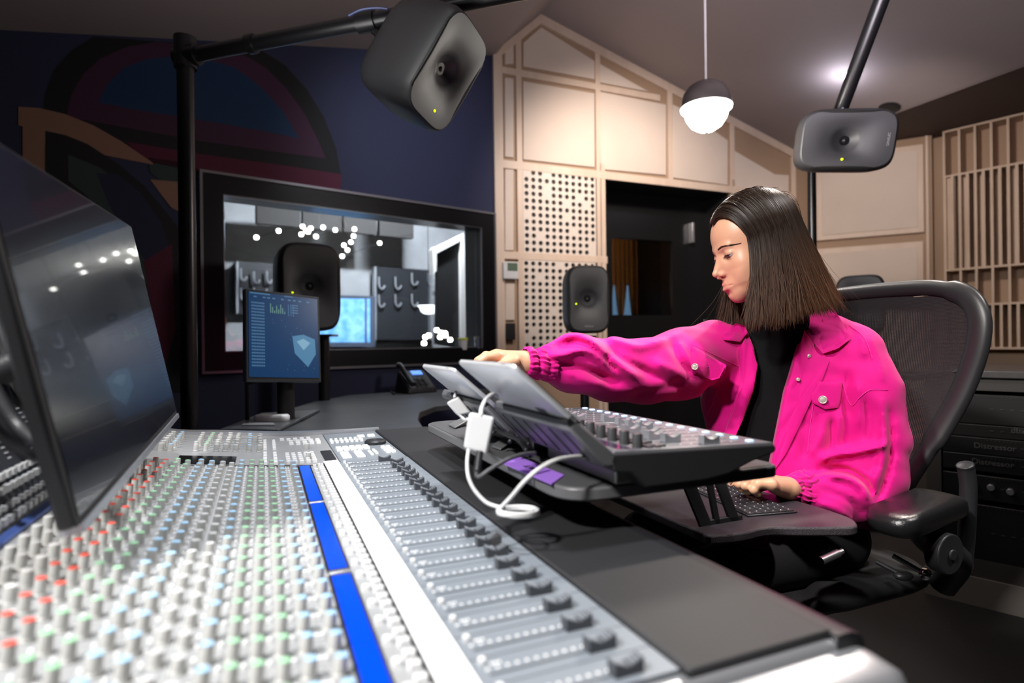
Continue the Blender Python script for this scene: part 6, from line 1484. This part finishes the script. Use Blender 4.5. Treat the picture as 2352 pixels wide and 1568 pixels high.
def patch(name, poly, off, th, m, n=14, relax=6, fb=1.37, cen=None):
    """cloth panel laid on the jacket: polygon given in the picture, thickness th, standing off the surface"""
    pl = np.array(poly, float); c = pl.mean(0) if cen is None else np.array(cen, float)
    d = [np.linalg.norm(pl[i] - pl[i - 1]) for i in range(len(pl))]; out = []
    for i in range(len(pl)):
        a = pl[i]; b = pl[(i + 1) % len(pl)]; k = max(1, int(np.linalg.norm(b - a) / 7))
        for j in range(k): out.append(a + (b - a) * j / k)
    out = np.array(out); R = len(out); rings = []; ks = 7
    depth = np.zeros((ks + 1, R)); last = [fb]
    for s in range(ks + 1):
        for i, q in enumerate(out):
            x, y = c + (q - c) * (s / ks if s else .02); r = ray(x, y); rn = np.linalg.norm(r); h = jb.ray_cast(Vector(tuple(CAM)), Vector(tuple(r / rn)))
            depth[s, i] = h[3] / rn if h[0] is not None else np.nan
    med = np.nanmedian(depth); bad = np.isnan(depth) | (np.abs(depth - med) > .05); depth[bad] = med
    for _ in range(relax):
        dd = depth.copy(); dd = .5 * dd + .25 * np.roll(dd, 1, 1) + .25 * np.roll(dd, -1, 1); dd[1:-1] = .5 * dd[1:-1] + .25 * dd[:-2] + .25 * dd[2:]; depth = np.minimum(dd, depth + .002)
    mb = MB(); fr = []; bk = []
    for s in range(ks + 1):
        fr.append([CAM + ray(*(c + (q - c) * (s / ks if s else .02))) * (depth[s, i] - off - (th if s < ks else th * .6)) for i, q in enumerate(out)])
    bk = [CAM + ray(*q) * (depth[ks, i] - off + th * .3) for i, q in enumerate(out)]
    bk2 = [CAM + ray(*(c + (q - c) * .9)) * (depth[ks, i] - off + th * .3) for i, q in enumerate(out)]
    mb.rings(fr + [bk, bk2], 0, True, True, True); return obj(name, mb, m, jacket, smooth=50)
# collar leaves, plackets, pocket flaps
patch('collar', [(1866, 676), (1885, 680), (1905, 692), (1932, 735), (1954, 778), (1925, 800), (1890, 812), (1868, 786), (1848, 752), (1850, 715)], .010, .004, pink)
patch('collar', [(1655, 770), (1690, 742), (1712, 748), (1716, 765), (1700, 785), (1662, 780)], .010, .004, pink)
patch('placket', [(1848, 758), (1880, 800), (1905, 828), (1890, 868), (1868, 910), (1838, 975), (1806, 1040), (1780, 1078), (1772, 1070), (1792, 980), (1806, 900), (1826, 830)], .0035, .003, pink)
patch('placket', [(1694, 806), (1712, 776), (1728, 800), (1740, 838), (1736, 862), (1728, 905), (1708, 960), (1688, 1004), (1662, 1000), (1684, 930), (1700, 870)], .0035, .003, pink)
patch('pocket_flap', [(1862, 905), (1880, 876), (1935, 878), (1930, 920), (1925, 936), (1895, 940), (1866, 925)], .003, .0035, pink)
patch('pocket_flap', [(1584, 825), (1592, 795), (1668, 838), (1652, 868), (1636, 873), (1590, 856)], .003, .0035, pink)
def button(px, py, r, m):
    p = onj(px, py, .009, last=[1.36]); n = nrm(CAM - p + FRD * .4); z = Vector(tuple(n)); q = Vector((0, 0, 1)).rotation_difference(z).to_matrix().to_4x4()
    mb = MB(Matrix.Translation(Vector(tuple(p))) @ q); mb.lathe([(r, -.006), (r, .001), (r * .85, .0022), (r * .7, .0014), (r * .2, .002)], 20); obj('button', mb, m, jacket)
pearl = mat('button_metal', (.72, .66, .58), .3, .6)
for x, y, r in ((1596, 842, .0075), (1890, 918, .0095), (1858, 817, .0045), (1833, 871, .0045)): button(x, y, r, pearl)
# seams: fine raised stitching lines
def seam(pts, r=.0006):
    pts = catmull([np.array(q + (0,)) for q in pts], 8); last = [1.36]; path = [onj(q[0], q[1], .0012, last=last) for q in pts]
    mb = MB(); mb.tube(path, r, 5); obj('seam', mb, pinks, jacket, smooth=180)
seam([(1590, 790), (1640, 815), (1690, 838), (1735, 858)]); seam([(1870, 873), (1905, 880), (1935, 878)]); seam([(1802, 886), (1830, 898), (1862, 912)])
seam([(1950, 745), (1985, 775), (2005, 825)]); seam([(1935, 880), (1955, 930), (1975, 912), (2000, 895), (2040, 895)])
seam([(1668, 840), (1640, 920), (1625, 950)]); seam([(1855, 690), (1850, 730), (1880, 790)])
seam([(1875, 885), (1862, 970), (1855, 1040)])
# gathered cuffs
def cuff(a, b, r0, r1, seed, nf=15):
    a = np.array(a); b = np.array(b); ax = nrm(b - a); u = nrm(np.cross(ax, [0, 0, 1])); v = np.cross(ax, u); rg_ = np.random.default_rng(seed); n = 120; rs = []
    ph = rg_.uniform(0, 6.28, 6)
    for k, s in enumerate(np.linspace(0, 1, 22)):
        base = r0 + (r1 - r0) * s; pin = 1 - .16 * math.exp(-((s - .35) / .07) ** 2) - .10 * math.exp(-((s - .72) / .06) ** 2); ring = []
        for i in range(n):
            th = 2 * math.pi * i / n; w_ = math.sin(nf * th + ph[0] + 1.6 * math.sin(s * 5 + ph[1])) * .5 + math.sin((nf * 1.6) * th // 1 * 0 + (nf + 7) * th + ph[2] + 2 * math.sin(s * 7)) * .4
            rad = base * pin + .0026 * w_ * (1 if s > .03 else .4) + .0015 * math.sin(3 * th + ph[3])
            if s < .02: rad -= .004
            ring.append(a + ax * (np.linalg.norm(b - a) * s) + (u * math.cos(th) + v * math.sin(th)) * rad)
        rs.append(ring)
    mb = MB(); mb.rings(rs, 0, True, False, False); obj('cuff', mb, pink, jacket, smooth=180)
cuff(P(1202, 832, 1.19), P(1262, 840, 1.225), .030, .033, 1); cuff(P(1800, 1122, 1.30), P(1858, 1132, 1.324), .026, .032, 2)
cuff(P(1812, 1118, 1.302), P(1850, 1112, 1.33), .024, .034, 3, 11)
# trousers and shoes (mostly in shadow)
def trou(p):
    d = smin(chain(p, [Lh, Lk, Lf_ + [0, 0, .03]], [.088, .068, .05]), chain(p, [Rh, Rk, Rf_ + [0, 0, .03]], [.088, .068, .05]), .03); d = smin(d, cap(p, WA + [0, 0, -.10], HPc, .11, .125), .04)
    return d + .003 * snoise(p, 30, 4)
ap = np.array([WA, HPc, Lk, Rk, Lf_, Rf_]); SV, SF = surface_nets(trou, ap.min(0) - .14, ap.max(0) + .14, .011); me, _ = mesh_np('trousers', SV, SF, 2)
obj('trousers', None, mat('trouser_black', (.007, .007, .008), .85), person, smooth=180, rawmesh=me)
for f in (Lf_, Rf_):
    mb = MB(Matrix.Translation((f[0], f[1], 0))); mb.rings([[(x * s - .05, y * s, z) for x, y in rrect(0, 0, .26, .10, .045)] for s, z in ((.98, 0), (1, .02), (.92, .05), (.6, .09), (.3, .12))]); obj('shoe', mb, M['black'], person)
# ============================================================ OFFICE CHAIR
ch = thing('office_chair', 'black mesh-back office chair with leather arm pads, the woman sitting in it', 'chair', K(1.35, 1.13, 0))
TC = 1.13
def bk(tt, z):      # back surface: lateral offset from centre, height -> console frame
    u = (z - .70) / .48; v = 1.485 + .12 * u - .035 * (tt / .28) ** 2 + .03 * math.sin(max(0, u) * math.pi) ; return (v, TC - tt, z)
def half(z):
    z0 = [(.66, .155), (.74, .185), (.82, .215), (.90, .245), (.98, .268), (1.04, .279), (1.09, .279), (1.13, .262), (1.158, .222), (1.175, .15)]
    for (a, b), (c, d) in zip(z0[:-1], z0[1:]):
        if a <= z <= c: return b + (d - b) * (z - a) / (c - a)
    return .1
side = [(half(z), z) for z in (.66, .72, .78, .84, .90, .96, 1.02, 1.07, 1.105, 1.135, 1.158)]
outl = side + [(.15, 1.176), (.05, 1.181), (-.05, 1.181), (-.15, 1.176)] + [(-a, b) for a, b in side[::-1]] + [(-.06, .645), (.06, .645)]
loop = catmull([np.array((a, b, 0)) for a, b in outl + [outl[0]]], 4)[:-1]
mb = kmb(); rs = []
for i, q in enumerate(loop):
    a, z = q[0], q[1]; c = np.array(bk(a, z)); nx = loop[(i + 1) % len(loop)]; pv = loop[i - 1]; tg = nrm(np.array(bk(nx[0], nx[1])) - np.array(bk(pv[0], pv[1]))); nn = nrm(np.cross(tg, (1, 0, 0))); bn = np.array((1.0, 0, 0))
    w_ = .021 + .006 * (abs(a) > .2); rs.append([c + nn * w_ * math.cos(th) + bn * .014 * math.sin(th) for th in np.linspace(0, 2 * math.pi, 13)[:-1]])
rs.append(rs[0]); mb.rings(rs, 0, True, False, False); obj('back_frame', mb, mat('chair_frame', (.018, .018, .020), .38, bump=(900, .2, .0006)), ch, smooth=60)
thr = MB(KF); nT = 118
for k in range(nT):
    a = (k + .5) / nT * 2 - 1; a *= .276; zs = [z for z in np.linspace(.66, 1.178, 24) if half(z) > abs(a) - .002]
    if len(zs) < 3: continue
    L_, R__ = [], []
    for z in zs:
        w_ = .0019 if (.79 < z < .98 or 1.0 > z > .97 or .68 < z < .72) else .0023
        if .98 <= z < 1.125: w_ = .0020
        if z >= 1.125: w_ = .0023
        p = bk(a, z); L_.append((p[0], p[1] - w_, z)); R__.append((p[0], p[1] + w_, z))
    thr.rings([[l, (l[0] + .0012, (l[1] + r[1]) / 2, l[2]), r] for l, r in zip(L_, R__)], 0, True, False, False)
for k in range(150):
    z = .665 + k * .0034; h_ = half(z) - .008; w_ = .0006
    pts = [bk(a, z) for a in np.linspace(-h_, h_, 13)]; thr.rings([[(p[0] + .0006, p[1], p[2] - w_), (p[0] - .0006, p[1], p[2]), (p[0] + .0006, p[1], p[2] + w_)] for p in pts], 0, True, False, False)
obj('mesh_back', thr, mat('mesh_black', (.012, .012, .013), .5), ch, smooth=0)
# lumbar bar, spine, tilt box
mb = kmb(); mb.tube([bk(-.27, .97), tuple(np.array(bk(-.1, .94)) + [.035, 0, 0]), tuple(np.array(bk(.1, .94)) + [.035, 0, 0]), bk(.27, .97)], .008, 8); obj('lumbar_bar', mb, M['dark'], ch)
mb = kmb(); mb.tube(catmull([(1.64, TC, .98), (1.60, TC, .85), (1.55, TC, .70), (1.48, TC, .54), (1.36, TC, .46)], 5), .028, 12); obj('spine', mb, M['dark'], ch)
# seat
mb = kmb(); rs = []
for s, z in ((.94, .455), (1, .47), (1, .485), (.95, .497), (.5, .492)): rs.append([(1.27 + x * s, TC + y * s, z - .015 * (x < -.18)) for x, y in rrect(0, 0, .46, .50, .12, 6)])
mb.rings(rs); obj('seat', mb, mat('seat_mesh', (.014, .014, .015), .6), ch, smooth=60)
for sg in (-1, 1):
    tt = TC - sg * .315; mb = kmb(); rs = []
    base = [(x, y) for x, y in rrect(0, 0, .285, .108, .045, 6)]
    for s, z in ((.90, -.026), (.97, -.020), (1.0, -.006), (.985, .006), (.93, .014), (.80, .019), (.5, .021)):
        ring = []
        for x, y in base:
            X_a = 1.275 + x * s; Y_a = tt + y * s + .15 * x; ring.append((X_a, Y_a, .676 + z + .012 * math.cos(x / .13 * 1.2) + .02 * (x + .13)))
        rs.append(ring)
    mb.rings(rs); obj('arm_pad', mb, mat('arm_leather', (.010, .010, .011), .26, bump=(320, .5, .0012)) if sg == -1 else bpy.data.materials['arm_leather'], ch, smooth=80)
    mb = kmb(); mb.tube(catmull([(1.28, tt, .668), (1.31, tt + sg * .01, .63), (1.38, tt + sg * .015, .58), (1.44, tt + sg * .02, .54), (1.45, tt + sg * .06, .47)], 5), [.030] * 6 + [.035] * 6 + [.03] * 9, 12); obj('arm_support', mb, M['dark'], ch, smooth=60)
    mb = kmb(); mb.tube(catmull([(1.46, tt + sg * .02, .52), (1.465, tt + sg * .015, .60), (1.465, tt + sg * .01, .70), (1.46, tt + sg * .01, .74), (1.455, tt + sg * .01, .757), (1.452, tt + sg * .01, .764)], 5), [.017] * 20 + [.018, .018, .017, .014, .009, .003], 12); obj('arm_post', mb, M['dark'], ch, smooth=60)
    mb = kmb(); mb.cyl((1.30, tt - sg * .02, .60), (1.30, tt - sg * .05, .60), .042, 24); mb.cyl((1.30, tt - sg * .05, .60), (1.30, tt - sg * .055, .60), .012, 12); obj('height_dial', mb, M['dark'], ch, bevel=.004)
q = P(2125, 1318, 1.28); mb = MB(); mb.cyl(q + [-.05, .03, .03], q, .006, 10); mb.sphere(q, .013, 0, 14); obj('lever', mb, M['chrome'], ch)
q = P(2075, 1322, 1.27); mb = MB(); mb.cyl(q + [-.04, .03, .02], q, .005, 10); mb.sphere(q, .013, 0, 14, sc=(1.6, 1, .8)); obj('lever', mb, M['cable'], ch)
a_, b_ = P(1885, 1288, 1.22), P(1925, 1270, 1.24); mb = MB(); mb.cyl(a_, b_, .0085, 16); mb.cyl(b_, b_ + (b_ - a_) * .25, .006, 10); obj('tension_rod', mb, M['alu'], ch)
mb = kmb(); mb.box((1.18, TC - .13, .38), (1.42, TC + .13, .45)); obj('tilt_mechanism', mb, M['dark'], ch, bevel=.02)
mb = kmb(); mb.cyl((1.30, TC, .10), (1.30, TC, .40), .028, 20); mb.cyl((1.30, TC, .07), (1.30, TC, .2), .038, 20); obj('gas_column', mb, M['dark'], ch)
for k in range(5):
    a = R_(72 * k + 20); ex_ = (1.30 + .30 * math.cos(a), TC + .30 * math.sin(a)); mb = kmb(); mb.tube([(1.30, TC, .125), (1.30 + .15 * math.cos(a), TC + .15 * math.sin(a), .11), (ex_[0], ex_[1], .085)], [.032, .026, .018], 12); lg_ = obj('base_spoke', mb, M['dark'], ch, smooth=60)
    mb = kmb(); mb.cyl((ex_[0] - .02 * math.sin(a), ex_[1] + .02 * math.cos(a), .032), (ex_[0] + .02 * math.sin(a), ex_[1] - .02 * math.cos(a), .032), .031, 20); obj('castor', mb, M['rubber'], lg_)
_d = bpy.data.lights.new('downlight_spill', 'POINT'); _d.energy = 1.7; _d.color = (.85, .85, 1); _d.shadow_soft_size = .05
_o = bpy.data.objects.new('downlight_spill', _d); COL.objects.link(_o); _o.location = tuple(DOWNL)
_d = bpy.data.lights.new('pendant_bulb', 'POINT'); _d.energy = 10; _d.color = (1, .93, .85); _d.shadow_soft_size = .09
_o = bpy.data.objects.new('pendant_bulb', _d); COL.objects.link(_o); _o.location = tuple(pc - np.array([0, 0, .16]))
